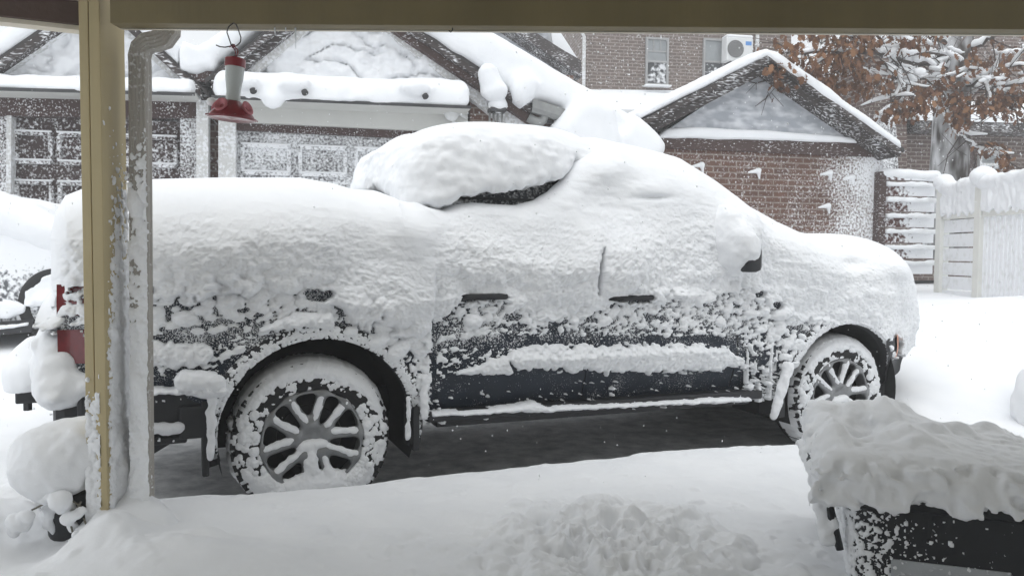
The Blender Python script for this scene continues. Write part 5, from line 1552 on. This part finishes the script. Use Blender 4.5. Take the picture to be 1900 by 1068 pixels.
for px, py, sx, sy, n, dd in clusters:
    c0 = LT(px, py, dd); E = np.array(ends[:400]); src = E[np.argmin(((E - c0) ** 2).sum(1))]
    for k in range(max(3, int(n / 7))):
        e = LT(px + g.normal(0, sx * .6), py + g.normal(0, sy * .6), dd + g.normal(0, .15)); m = (src + e) / 2 + g.normal(0, .06, 3); tw2.tube([src, m, e], [.007, .005, .003], 4)
    for _ in range(int(n * 1.8)):
        c = LT(px + g.normal(0, sx * .55), py + g.normal(0, sy * .55), dd + g.normal(0, .22))
        L_ = g.uniform(.075, .145)
        Mx = Matrix.Rotation(g.uniform(0, 6.28), 3, 'Z') @ Matrix.Rotation(g.normal(math.pi, .6), 3, 'X') @ Matrix.Rotation(g.normal(0, .5), 3, 'Y')
        curl = g.uniform(.2, .9)
        base = len(V)
        for (x, y) in LEAFP:
            V.append(tuple(c + np.array(Mx @ Vector((x * L_ * 1.05, curl * abs(x) * L_ * .9 + .25 * curl * y * y * L_, y * L_)))))
        Fp.append(tuple(range(base, base + len(LEAFP))))
tw2.build('twigs', M['twig'], oak, smooth=True)['kind'] = 'stuff'
me = bpy.data.meshes.new('leaves'); me.from_pydata(V, [], Fp); me.update()
lv = link('leaves', me, M['leaf'], oak, smooth=False)
lv['kind'] = 'stuff'

# ================================================================== PARKED CAR AT THE LEFT
CFm = Frame(tuple(at(95, 560, 6.55)[:2]), R(4), 0.0)
M['car_dust'] = mat_dusted('grey_car_caked_with_snow', (0.11, 0.115, 0.125), 0.56, 26, 0.4, grad=('Z', 0.95, 1.35, 0.4), big=3.0)
tc, LC = gthing('parked_car', 'snow-caked grey car parked at the left edge, behind the truck tail', 'car', -420, CFm, R(4))
o = slab2(LC, [(-560, 470), (-480, 420), (-60, 410), (60, 425), (240, 440), (262, 500), (258, 590), (160, 600), (150, 560), (118, 518), (95, 512), (72, 530), (60, 575), (58, 603), (-560, 640)], -1.66, 0.0, 'body', M['car_dust'], tc, bev=0.05)
slab2(LC, [(-200, 612), (60, 592), (62, 606), (58, 616), (-200, 640)], -1.5, 0.035, 'sill', M['plastic'], tc)
snow_poly(LC, [(-200, 622), (20, 602), (50, 598), (50, 603), (20, 609), (-200, 632)], 0.0, 0.06, 'snow_strip', tc, rad=0.015, vox=0.012, amp=0.01, sc_=12)
snow_poly(LC, [(-600, 470), (-520, 400), (-420, 352), (-200, 338), (-80, 348), (0, 366), (40, 377), (85, 402), (140, 408), (230, 425), (262, 460), (262, 492), (200, 500), (80, 480), (40, 455), (0, 446), (-200, 450)], -1.35, 0.05, 'snow_cover', tc, rad=0.16, vox=0.026, amp=0.03, sc_=4, seed=6, mat=M['snow_far'])
snow_poly(LC, [(-200, 590), (-200, 565), (30, 560), (48, 566), (44, 580), (10, 590)], -.05, 0.045, 'snow_clump', tc, rad=0.03, vox=0.014, amp=0.02, sc_=7, seed=3)
def car_wheel(px, py):
    c = LC(px, py, 0.0)
    Mx = Matrix.Translation(Vector((c[0], 0.0, c[2]))) @ Matrix.Rotation(R(90), 4, 'X')
    mb = MB(); mb.lathe([(.20, .0), (.22, .02), (.27, .025), (.31, .01), (.325, -.03), (.325, -.18), (.2, -.2)], 40, Mx); w = mb.build('wheel', M['rubber'], tc, smooth=True)
    mb = MB(); mb.lathe([(0, 0.0), (.06, .005), (.19, -.02), (.205, .015), (.215, 0.0)], 40, Mx); mb.build('rim', M['dust_grey_door'], w, smooth=True)
    sdf_obj('snow_cap', lambda X, Y, Z: np.maximum(np.sqrt((X - c[0]) ** 2 + (Z - c[2]) ** 2) - .255, np.abs(Y + .01) - .03) + .03 * fbm3(X * 9, Y * 9, Z * 9, 3, 5) + .03 * (Z < c[2] + .0), (c[0] - .36, -.1, c[2] - .36), (c[0] + .36, .08, c[2] + .36), .012, M['snow_far'], w)
car_wheel(104, 566); car_wheel(-430, 585)
# ================================================================== CARPORT
M['post_tan'] = M['tan']
cp = thing('carport', 'tan carport post and overhead beams framing the view, with a weathered downspout', 'carport', (-1.46, 2.75, 0.2))
def CL(p): return np.array(p) - np.array((-1.46, 2.75, 0.2))
PX0, PX1, PY0, PY1 = -1.537, -1.46, 2.75, 2.925
mb = MB()
mb.box(CL(((PX0 + PX0 + .034) / 2, (PY0 + PY1) / 2, 1.2)), (.034, PY1 - PY0, 2.4), bev=.003)
mb.box(CL(((PX0 + .038 + PX1) / 2, (PY0 + PY1) / 2 - .004, 1.2)), (PX1 - PX0 - .038, PY1 - PY0, 2.4), bev=.003)
post = mb.build('post', M['tan'], cp)
zb = float(at(900, 48, 2.70)[2])
mb = MB(); mb.box(CL((1.6, 2.735, zb + .15)), (6.0, .07, .30), bev=.003); mb.build('header_beam', M['olive'], cp)
mb = MB(); mb.box(CL((1.6, 2.772, zb + .085)), (6.0, .004 + .02, .17)); mb.build('fascia', M['cream'], cp)
p1 = at(168, 60, 2.80); p0 = at(-180, 12, 2.58)
dv = p1 - p0; L_ = float(np.linalg.norm(dv[:2])); an = math.atan2(dv[1], dv[0])
mb = MB(); mb.box(CL(((p0[0] + p1[0]) / 2, (p0[1] + p1[1]) / 2, p1[2] + .058)), (L_, .045, .082), rot=Matrix.Rotation(an, 3, 'Z'), bev=.003); mb.build('side_beam', M['brown'], cp)
mb = MB(); mb.box(CL(((p0[0] + p1[0]) / 2 - .01, (p0[1] + p1[1]) / 2 + .02, p1[2] + .010)), (L_, .06, .018), rot=Matrix.Rotation(an, 3, 'Z')); mb.box(CL(((p0[0] + p1[0]) / 2 - .01, (p0[1] + p1[1]) / 2 + .02, p1[2] + .18)), (L_, .06, .15), rot=Matrix.Rotation(an, 3, 'Z')); mb.build('beam_trim', M['cream'], cp)
mb = MB(); mb.box(CL((1.2, .5, 2.46)), (7.2, 4.7, .10)); mb.build('roof', M['ceiling'], cp)
mb = MB(); mb.box(CL((1.2, -1.9, 1.0)), (7.2, .12, 2.9)); mb.build('back_wall', M['ceiling'], cp)
# downspout: ribbed rectangular section along a bent path
sec = []
for k in range(10):
    sec.append((-.032 + .064 * k / 9, -.024 - (.004 if k % 2 else 0)))
sec += [(.036, -.015), (.032, .0), (.036, .015), (.032, .024), (-.032, .024), (-.036, .0)]
path = [at(316, 20, 2.86), at(314, 62, 2.86), at(306, 72, 2.86), at(290, 77, 2.86), at(274, 80, 2.86), at(263, 90, 2.86), at(259, 106, 2.86), at(260, 122, 2.86), at(262, 500, 2.86), at(266, 985, 2.86)]
mb = MB(); rings = []
for i, p in enumerate(path):
    t_ = path[min(i + 1, len(path) - 1)] - path[max(i - 1, 0)]; t_ /= np.linalg.norm(t_)
    sx = np.cross(t_, (0, 1, 0)); sx /= np.linalg.norm(sx); sx = -sx if sx[0] < 0 and abs(t_[2]) > .5 else sx
    sx = np.array((-t_[2], 0, t_[0])); sx /= np.linalg.norm(sx)
    rings.append([mb.bm.verts.new(CL(p + sx * a + np.array((0, b, 0)))) for a, b in sec])
for a, b in zip(rings[:-1], rings[1:]):
    for k in range(len(sec)): mb.bm.faces.new((a[k], a[(k + 1) % len(sec)], b[(k + 1) % len(sec)], b[k]))
mb.bm.faces.new(rings[0]); mb.bm.faces.new(rings[-1])
spout = mb.build('downspout', M['spout'], cp)
# snow blown onto post and spout
def plaster(name, origin, ea, eb, en, A0, A1, B0, B1, res, density, size, seed, parent, bias=None, mat=None, n=2500):
    g = np.random.default_rng(seed)
    a = np.arange(A0, A1, res); b = np.arange(B0, B1, res)
    A, B = np.meshgrid(a, b, indexing='ij')
    T = np.full(A.shape, -.02)
    L = []
    for _ in range(n):
        x = g.uniform(A0, A1); y = g.uniform(B0, B1)
        if g.random() > density(x, y): continue
        s = size * g.lognormal(-.2, .45)
        L.append((x, y, s, s * g.uniform(1.0, 1.9), g.normal(0, .4), s * .7, 0.0))
    stamp(T, A0, res, B0, res, L)
    if bias is not None: T = np.maximum(T, bias(A, B)) + np.where(T > 0, .35 * np.maximum(bias(A, B), 0), 0)
    T += np.where(T > 0, .0016 * fbm2(A * 160, B * 160, 2, seed), 0)
    o, ea, eb, en = map(np.array, (origin, ea, eb, en))
    P = o + A[..., None] * ea + B[..., None] * eb + T[..., None] * en
    return grid_obj(name, P, mat or M['snow'], parent, keep=T > -.0015)
org = CL((PX1, PY0, 0.0))
dside = lambda x, y: (0.003 + .95 * sst(1.95, .70, y) ** 2.2 * (sst(.0, .07, x - .035 * sst(.6, 1.6, y)))) * (y < 1.95)
plaster('snow_crust', org, (0, 1, 0), (0, 0, 1), (1, 0, 0), .004, .172, .1, 1.80, .0035, dside, .0055, 3, post, bias=lambda A, B: -.016 + .040 * sst(1.05, .30, B) * sst(.02, .10, A) + .006 * fbm2(A * 30, B * 30, 3, 4), n=16000)
plaster('snow_crust', CL((PX0, PY0 - .001, 0)), (1, 0, 0), (0, 0, 1), (0, -1, 0), .002, .058, .1, 1.1, .0035, lambda x, y: .75 * sst(.85, .5, y), .007, 5, post, bias=lambda A, B: -.008 + .018 * sst(.62, .36, B) * sst(.056, .03, A) + .005 * fbm2(A * 30, B * 30, 3, 7), n=1600)
pq0 = at(243, 700, 2.835); pq1 = at(278, 700, 2.835)
plaster('snow_crust', CL((pq0[0], 2.834, 0)), (1, 0, 0), (0, 0, 1), (0, -1, 0), .0, pq1[0] - pq0[0], .1, 1.75, .0035, lambda x, y: .9 * sst(1.8, .9, y) * (.25 + .75 * sst(.02, .05, x)), .008, 7, spout, bias=lambda A, B: -.012 + .026 * sst(1.45, .6, B + .5 * (.05 - A) * 6) + .006 * fbm2(A * 30, B * 30, 3, 5), n=3800)
def spout_edge(X, Y, Z):
    w = CL((at(271, 700, 2.86)[0], 2.86, 1.0))
    xx = w[0] + (Z - w[2]) * -.006
    r = .000 + .010 * sst(1.45, .6, Z) 
    return np.sqrt((X - xx) ** 2 + (Y - w[1]) ** 2 * .5) - r + .006 * fbm3(X * 45, Y * 45, Z * 45, 2, 5)
w = CL((at(275, 700, 2.86)[0], 2.86, 1.0))
sdf_obj('snow_crust', spout_edge, (w[0] - .07, w[1] - .07, -.1), (w[0] + .07, w[1] + .06, 1.45), .006, M['snow'], spout)

# mound banked against the post foot
def foot(X, Y, Z):
    x, y, z = X, Y, Z
    d = ell(x, y, z, CL((-1.40, 2.78, .20)), (.20, .16, .13))
    d = smin(d, ell(x, y, z, CL((-1.10, 2.58, .17)), (.34, .17, .13)), .08)
    d = smin(d, cap(x, y, z, CL((-1.40, 2.86, .2)), CL((-1.41, 2.86, .42)), .075, .03), .06)
    return d + .016 * fbm3(X * 9, Y * 9, Z * 9, 3, 5)
sdf_obj('snow_mound', foot, CL((-1.75, 2.3, 0.0)), CL((-.65, 3.05, .6)), .010, M['snow'], post)

# icicles under the beam
for i, (x, y1, w_) in enumerate(((510, 66, .0035), (530, 60, .003), (548, 90, .0036))):
    a = at(x, 46, 2.74); b = at(x, y1, 2.74)
    t = thing('icicle', ('short left icicle', 'shortest icicle, in the middle,', 'longest icicle, on the right,')[i] + ' hanging from the header beam right of the red feeder', 'icicle', tuple(a), 0, 'icicles under the beam')
    mb = MB(); mb.tube([(0, 0, .02), (0, 0, (b - a)[2] * .5), (0.001, 0, (b - a)[2])], [w_, w_ * .8, .0008], 8); mb.build('ice_spike', mat_plain('ice', (.75, .78, .8), .15) if i == 0 else bpy.data.materials['ice'], t, smooth=True)
a = at(836, 46, 2.73)
t = thing('metal_hook', 'small empty dark hook screwed into the underside of the header beam', 'hook', tuple(a))
mb = MB(); mb.tube([(0, 0, .03), (0, 0, .0), (.006, 0, -.008), (.007, 0, -.018), (.001, 0, -.026), (-.006, 0, -.021)], .0022, 8); mb.build('bent_wire', M['dark_metal'], t, smooth=True)

# ================================================================== HUMMINGBIRD FEEDER
FY = 2.70
fc = at(432, 50, FY)
S = FY / FPX
fd = thing('hummingbird_feeder', 'red and clear hourglass hummingbird feeder hanging from the beam on a bent wire', 'bird feeder', tuple(fc), 0)
def FLp(px, py, dy=0.0):
    p = at(px, py, FY + dy); return np.array((p[0] - fc[0], dy, p[2] - fc[2]))
M['red_plastic'] = mat_plain('red_plastic', (0.20, 0.008, 0.018), 0.3, 0, .15, 30, coat=.4)
M['pink_plastic'] = mat_plain('faded_pink_plastic', (0.42, 0.13, 0.15), 0.5, 0, .2, 60)
g_ = NT('clear_bottle')
M['bottle'] = g_.set(Base_Color=(.86, .89, .88), Roughness=.12, Transmission_Weight=.62, IOR=1.15, Alpha=1.0)
M['wire'] = mat_plain('bent_wire', (.10, .095, .09), .5, .6)
mb = MB()
loop = [(433, 43), (424, 50), (421, 60), (425, 72), (430, 86), (432, 88), (441, 84), (446, 78), (447, 70), (443, 58), (438, 46), (433, 43)]
mb.tube([FLp(*p) for p in loop], .0022, 8)
mb.tube([FLp(401, 84), FLp(408, 87), (FLp(418, 88)), FLp(428, 86), FLp(433, 83)], .0022, 8)
hang = mb.build('wire_hook', M['wire'], fd, smooth=True)
mb = MB()
for k in range(3): mb.tube([FLp(426 + 4 * k, 88 - 3 * k, -.004), FLp(432 + 3 * k, 82 + 5 * k, .004), FLp(436 - 3 * k, 88, -.003)], .0022, 6)
mb.tube([FLp(432, 87), FLp(437, 96), FLp(438, 108)], .002, 6); mb.tube([FLp(433, 86), FLp(441, 92), FLp(441, 100), FLp(438, 108)], .002, 6)
mb.build('red_wire', M['red_plastic'], fd, smooth=True)
ax0 = FLp(437, 108); ax1 = FLp(430, 222)
axd = Vector(ax1 - ax0); ln = axd.length
MxF = Matrix.Translation(Vector(ax0)) @ axd.to_track_quat('Z', 'Y').to_matrix().to_4x4()
k = ln / 114.0
def lz(rows): return [(r * S, (y - 108) * k) for r, y in rows]
mb = MB(); mb.lathe(lz([(0, 108), (15, 108), (18, 110), (18.5, 124), (17.5, 125), (0, 125)]), 40, MxF); mb.build('cap', M['red_plastic'], fd, smooth=False)
mb = MB(); mb.lathe(lz([(17.0, 124), (16.8, 130), (15.8, 145), (14, 158), (12.6, 168), (12.4, 174), (13.2, 182), (14.2, 190), (14.6, 196), (13.4, 196), (12, 182), (11.2, 172), (13, 156), (15.4, 136), (15.8, 125)]), 40, MxF); mb.build('bottle', M['bottle'], fd, smooth=True)
M['nectar'] = mat_plain('frosted_frozen_nectar', (.55, .57, .56), .5, 0, .2, 60)
mb = MB(); mb.lathe(lz([(0, 128), (12.5, 129), (12.6, 144), (11, 158), (9.6, 170), (10.0, 182), (11.0, 195), (0, 195)]), 32, MxF); mb.build('nectar', M['nectar'], fd, smooth=True)
mb = MB(); mb.lathe(lz([(0, 188), (15, 188), (18, 191), (24, 197), (33, 206), (39, 214), (41, 219), (40, 222), (34, 219), (20, 218), (0, 222)]), 48, MxF); base = mb.build('base', M['red_plastic'], fd, smooth=True)
for i in range(4):
    a = R(-73 + 90 * i)
    dirv = Vector((math.cos(a), math.sin(a), -.45)).normalized()
    # directions in feeder axes (z runs down the axis)
    c = MxF @ Vector((math.cos(a) * 27 * S, math.sin(a) * 27 * S, (203 - 108) * k))
    nrm = (MxF.to_3x3() @ dirv)
    Mf = Matrix.Translation(c) @ nrm.to_track_quat('Z', 'Y').to_matrix().to_4x4()
    mb = MB(); mb.lathe([(.0065, .004), (.010, .008), (.020, .016), (.0255, .015), (.0255, .011), (.02, .006), (.014, -.02), (0.0065, -.02)], 28, Mf); f = mb.build('flower_port', M['pink_plastic'], fd, smooth=True)
    mb = MB(); mb.lathe([(0, .0025), (.0085, .0055)], 20, Mf); mb.build('port_hole', M['red_plastic'], f)
mb = MB()
ring = [MxF @ Vector((math.cos(x) * 43 * S, math.sin(x) * 43 * S, (219 - 108) * k)) for x in np.linspace(0, 2 * math.pi, 41)]
mb.tube(ring, .0022, 6)
for i in range(4):
    a = R(-28 + 90 * i); mb.tube([MxF @ Vector((math.cos(a) * 36 * S, math.sin(a) * 36 * S, (216 - 108) * k)), MxF @ Vector((math.cos(a) * 46 * S, math.sin(a) * 46 * S, (219 - 108) * k))], .0025, 6)
mb.build('perch_ring', M['red_plastic'], fd, smooth=True)
q = FLp(393, 189, .02)
sdf_obj('snow_cap', lambda X, Y, Z: ell(X, Y, Z, q, (.019, .02, .016)) + .002 * fbm3(X * 60, Y * 60, Z * 60, 2, 2), q - .035, q + .035, .003, M['snow'], fd)

# ================================================================== POTTED PLANT BY THE POST
PO = np.array((-1.665, 2.88, 0.13))
pt = thing('potted_plant', 'dark pot under a huge dome of snow with snow-coated sprigs, left of the post foot', 'potted plant', tuple(PO))
mb = MB(); mb.lathe([(0, 0), (.062, 0), (.078, .03), (.098, .22), (.106, .225), (.106, .25), (.095, .25), (.09, .20), (0, .20)], 40); mb.build('pot', M['plastic'], pt, smooth=True)
plc = np.random.default_rng(5)
sdf_obj('snow_dome', lambda X, Y, Z: smax(smin(ell(X, Y, Z, (-.01, -.02, .335), (.19, .175, .15)), ell(X, Y, Z, (.09, 0, .37), (.13, .13, .13)), .08), .215 + .03 * np.sin(X * 18) - Z + .1 * np.maximum(0, -X - .05), .03) + .020 * fbm3(X * 8, Y * 8, Z * 8, 4, 5), (-.24, -.24, .1), (.26, .22, .60), .008, M['snow'], pt)
def pot_frost(X, Y, Z):
    r = np.sqrt(X * X + Y * Y); a = np.arctan2(Y, X)
    return np.abs(r - (.078 + .09 * (Z - .03))) - .010 + .030 * fbm3(X * 16, Y * 16, Z * 16, 3, 7) + .05 * sst(-2.0, -1.2, a) + .03 * sst(.10, .05, Z)
sdf_obj('snow_crust', pot_frost, (-.14, -.14, .03), (.14, .14, .24), .006, M['snow'], pt)
def PLp(px, py, dy): 
    p = at(px, py, 2.88 + dy); return np.array((p[0], p[1], p[2])) - PO
spr = [[(158, 945), (130, 925), (100, 925), (60, 945), (35, 965)], [(150, 930), (140, 950), (132, 975), (140, 1010), (150, 1035)], [(155, 960), (165, 985), (168, 1005)]]
mb = MB()
for s in spr: mb.tube([PLp(x, y, -.16) for x, y in s], .0035, 6)
mb.build('stem', mat_plain('stem', (.16, .15, .12), .8), pt, smooth=True)
blobs = [(35, 968, 24, 20), (26, 980, 14, 16), (48, 958, 16, 12), (84, 922, 16, 15), (98, 916, 16, 14), (112, 926, 22, 20), (118, 938, 22, 16), (128, 962, 15, 12), (138, 955, 12, 10), (135, 975, 10, 12), (142, 992, 9, 10), (150, 1008, 11, 9), (160, 1020, 8, 8), (148, 1030, 9, 7), (172, 995, 7, 12), (150, 945, 10, 8), (132, 1002, 6, 6), (168, 1015, 6, 8)]
BL = [(PLp(x, y, -.16 + .02 * math.sin(i * 2.3)), a * .00195, b * .00195) for i, (x, y, a, b) in enumerate(blobs)]
def sprig_snow(X, Y, Z):
    d = None
    for c, a, b in BL:
        e = ell(X, Y, Z, c, (a, min(a, b) * .8, b))
        d = e if d is None else smin(d, e, .008)
    return d + .004 * fbm3(X * 40, Y * 40, Z * 40, 2, 4)
lo = np.min([c for c, a, b in BL], 0) - .06; hi = np.max([c for c, a, b in BL], 0) + .06
sdf_obj('snow_on_leaves', sprig_snow, lo, hi, .0055, M['snow'], pt)

# ================================================================== TRASH BIN
BA = R(-18)
bc = at(1575, 1000, 2.42)
bn = thing('trash_bin', 'black wheeled trash bin with a thick slab of broken snow on its lid, bottom right', 'trash bin', (bc[0], bc[1], -0.30), BA)
BW, BD, BT = .56, .62, .80          # width, depth, height of the tub
M['bin'] = mat_plain('bin_black_plastic', (.010, .012, .016), .42, 0, .15, 20, .25, 160)
def rr_ring(x0, x1, y0, y1, r, z, n=7):
    P = []
    for cx, cy, a0 in ((x1 - r, y1 - r, 0), (x0 + r, y1 - r, 90), (x0 + r, y0 + r, 180), (x1 - r, y0 + r, 270)):
        for k in range(n):
            a = R(a0 + 90 * k / (n - 1)); P.append((cx + r * math.cos(a), cy + r * math.sin(a), z))
    return P
def loft(rings, name, mat, parent, capb=True, smooth=True):
    mb = MB(); RS_ = [[mb.bm.verts.new(p) for p in r] for r in rings]
    for a, b in zip(RS_[:-1], RS_[1:]):
        for k in range(len(a)): mb.bm.faces.new((a[k], a[(k + 1) % len(a)], b[(k + 1) % len(a)], b[k]))
    if capb: mb.bm.faces.new(RS_[0][::-1]); mb.bm.faces.new(RS_[-1])
    return mb.build(name, mat, parent, smooth=False)
tub = loft([rr_ring(.05, BW - .05, .05, BD - .05, .06, 0), rr_ring(.02, BW - .02, .02, BD - .02, .07, .4), rr_ring(0, BW, 0, BD, .075, BT - .04), rr_ring(-.01, BW + .01, -.01, BD + .01, .08, BT - .03), rr_ring(-.01, BW + .01, -.01, BD + .01, .08, BT)], 'tub', M['bin'], bn)
lid = loft([rr_ring(-.045, BW + .04, -.035, BD + .04, .07, BT + .002), rr_ring(-.05, BW + .045, -.04, BD + .045, .075, BT + .02), rr_ring(-.05, BW + .045, -.04, BD + .045, .075, BT + .045), rr_ring(-.02, BW + .02, -.01, BD + .02, .07, BT + .06)], 'lid', M['bin'], bn)
mb = MB(); mb.tube([(-.02, .05, BT - .20), (-.05, .06, BT - .10), (-.085, .10, BT + .02), (-.10, .30, BT + .04), (-.10, .48, BT + .04), (-.06, .58, BT)], [.012, .018, .024, .022, .022, .022], 10); mb.build('handle', M['bin'], bn, smooth=True)
M['sticker'] = mat_dusted('pale_worn_sticker', (.42, .44, .46), .16, 60, .5)
mb = MB(); mb.box((.29, .008, BT - .245), (.33, .012, .10), rot=Matrix.Rotation(R(-3), 3, 'X'), bev=.002); mb.build('sticker', M['sticker'], bn)
def lid_snow(X, Y, Z):
    z = Z - BT - .05
    top = .085 - .02 * sst(.3, .6, X)
    hol = fbm3(X * 6, Y * 6, Z * 0, 3, 14)
    br = sst(.42, .15, X) * sst(.06, .2, Y)                     # the broken, dug-over corner
    top = top + br * (.045 * sst(.0, .25, Y) * sst(.5, .2, np.abs(Y - .45)) - .065 * np.exp(-((X - .08) / .08) ** 2 - ((Y - .34) / .13) ** 2) + .05 * np.exp(-((X + .02) / .05) ** 2 - ((Y - .26) / .2) ** 2) + .05 * np.exp(-((X - .17) / .06) ** 2 - ((Y - .52) / .08) ** 2) + .06 * hol)
    top = top + .012 * fbm3(X * 2.5, Y * 2.5, Z * 0, 2, 3)
    e = .018 * fbm3(X * 10, Y * 10, Z * 10, 3, 6)
    side = np.maximum(np.maximum(-.105 - X, X - BW - .08), np.maximum(-.065 - Y, Y - BD - .08)) + e
    d = smax(z - top, side, .11)
    und = -.045 + .035 * np.clip(fbm3(X * 12, Y * 12, Z * 0, 3, 9), -1, 1) - z
    d = smax(d, und, .012)
    for (bx, by, bz, br_) in ((.30, .42, .085, .045), (.22, .33, .075, .05), (.40, .50, .08, .04), (.10, .57, .11, .06), (-.04, .60, .10, .05), (.17, .50, .10, .05), (.52, .6, .07, .035), (.33, .30, .065, .035)):
        d = smin(d, ell(X, Y, Z, (bx, by, BT + .05 + bz), (br_ * 1.3, br_, br_ * .8)), .03)
    return d + .007 * fbm3(X * 30, Y * 30, Z * 30, 3, 11) - (.030 * np.maximum(0, .45 - np.abs(fbm3(X * 15, Y * 15, Z * 15, 2, 12))) + .010 * fbm3(X * 22, Y * 22, Z * 22, 2, 17)) * sst(.10, .04, z)
M['snow_bin'] = M['snow']
sdf_obj('snow_slab', lid_snow, (-.2, -.15, BT - .1), (BW + .16, BD + .2, BT + .36), .0075, M['snow'], lid)
sdf_obj('snow_crust', lambda X, Y, Z: smin(cap(X, Y, Z, (-.055, .05, BT - .17), (-.085, .10, BT + .02), .024, .03), cap(X, Y, Z, (-.085, .10, BT + .02), (-.10, .48, BT + .045), .032, .032), .02) + .016 * fbm3(X * 26, Y * 26, Z * 26, 3, 4), (-.18, -.02, BT - .25), (0, .6, BT + .13), .007, M['snow'], tub)
def tub_frost():
    g = np.random.default_rng(29); res = .0035; A0, A1, B0, B1 = -.42, .50, .2, BT - .045
    a = np.arange(A0, A1, res); b = np.arange(B0, B1, res)
    A, B = np.meshgrid(a, b, indexing='ij')
    T = np.full(A.shape, -.02); L = []
    for _ in range(40000):
        x = g.uniform(A0, A1); y = g.uniform(B0, B1)
        d_ = .16 if x < .02 else .30 * math.exp(-max(0, x - .10) / .075)
        d_ *= 1.0 if y < BT - .12 else .5
        if g.random() > d_ + .004: continue
        s_ = .0040 * g.lognormal(-.2, .5)
        L.append((x, y, s_, s_ * g.uniform(.9, 1.5), g.normal(0, .5), s_ * .75, 0.0))
    stamp(T, A0, res, B0, res, L)
    nz = fbm2(A * 34, B * 34, 3, 5)
    T = np.maximum(T, np.where((A < .05) & (nz > .12), .003 + .004 * nz, -.02))
    i_ = .0415 - .0555 * B; r_ = .075; La = r_ * math.pi / 2
    th = math.pi + np.clip(A / La, 0, 1) * math.pi / 2
    X = np.where(A < 0, i_, np.where(A > La, r_ + i_ + (A - La), r_ + i_ + r_ * np.cos(th)))
    Y = np.where(A < 0, r_ + i_ - A, np.where(A > La, i_, r_ + i_ + r_ * np.sin(th)))
    nx = np.where(A < 0, -1, np.where(A > La, 0, np.cos(th))); ny = np.where(A < 0, 0, np.where(A > La, -1, np.sin(th)))
    T = T + np.where(T > 0, .001 * fbm2(A * 160, B * 160, 2, 3), 0) + .001
    grid_obj('snow_crust', np.stack([X + nx * T, Y + ny * T, B], -1), M['snow'], tub, keep=T > -.001)
tub_frost()
plaster('snow_crust', (0, -.042, 0), (1, 0, 0), (0, 0, 1), (0, -1, 0), -.02, BW + .02, BT + .0, BT + .05, .0035, lambda x, y: .22, .006, 15, lid, n=1500)

# ================================================================== FALLING SNOW
g = np.random.default_rng(77)
V = []; F = []
for _ in range(4200):
    Y = g.uniform(3.0, 9.0) if g.random() < .8 else g.uniform(9, 15)
    px = g.uniform(-20, 1920); py = g.uniform(40, 1060)
    p = at(px, py, Y)
    if p[2] < .3: continue
    r = g.uniform(.0013, .0030) * (1 + .10 * Y)
    s = np.array((g.uniform(.7, 1.3), 1, g.uniform(.9, 1.9)))
    b = len(V)
    for d in ((1, 0, 0), (-1, 0, 0), (0, 1, 0), (0, -1, 0), (0, 0, 1), (0, 0, -1)):
        V.append(p + np.array(d) * r * s)
    for f in ((0, 2, 4), (2, 1, 4), (1, 3, 4), (3, 0, 4), (2, 0, 5), (1, 2, 5), (3, 1, 5), (0, 3, 5)):
        F.append([b + i for i in f])
o = np_mesh('falling_snow', V, F, M['snow_far'])
tag(o, kind='stuff')

# ================================================================== HAZE OF BLOWING SNOW
mb = MB(); mb.box((0, 40, 9), (320, 300, 24))
hz = mb.build('haze', None)
hm = bpy.data.materials.new('haze'); hm.use_nodes = True
for nd in list(hm.node_tree.nodes): hm.node_tree.nodes.remove(nd)
vo = hm.node_tree.nodes.new('ShaderNodeVolumePrincipled'); mo = hm.node_tree.nodes.new('ShaderNodeOutputMaterial')
vo.inputs['Color'].default_value = (.93, .94, .95, 1); vo.inputs['Density'].default_value = 0.008; vo.inputs['Anisotropy'].default_value = 0.2
hm.node_tree.links.new(vo.outputs[0], mo.inputs['Volume'])
hz.data.materials.append(hm)
tag(hz, kind='stuff')
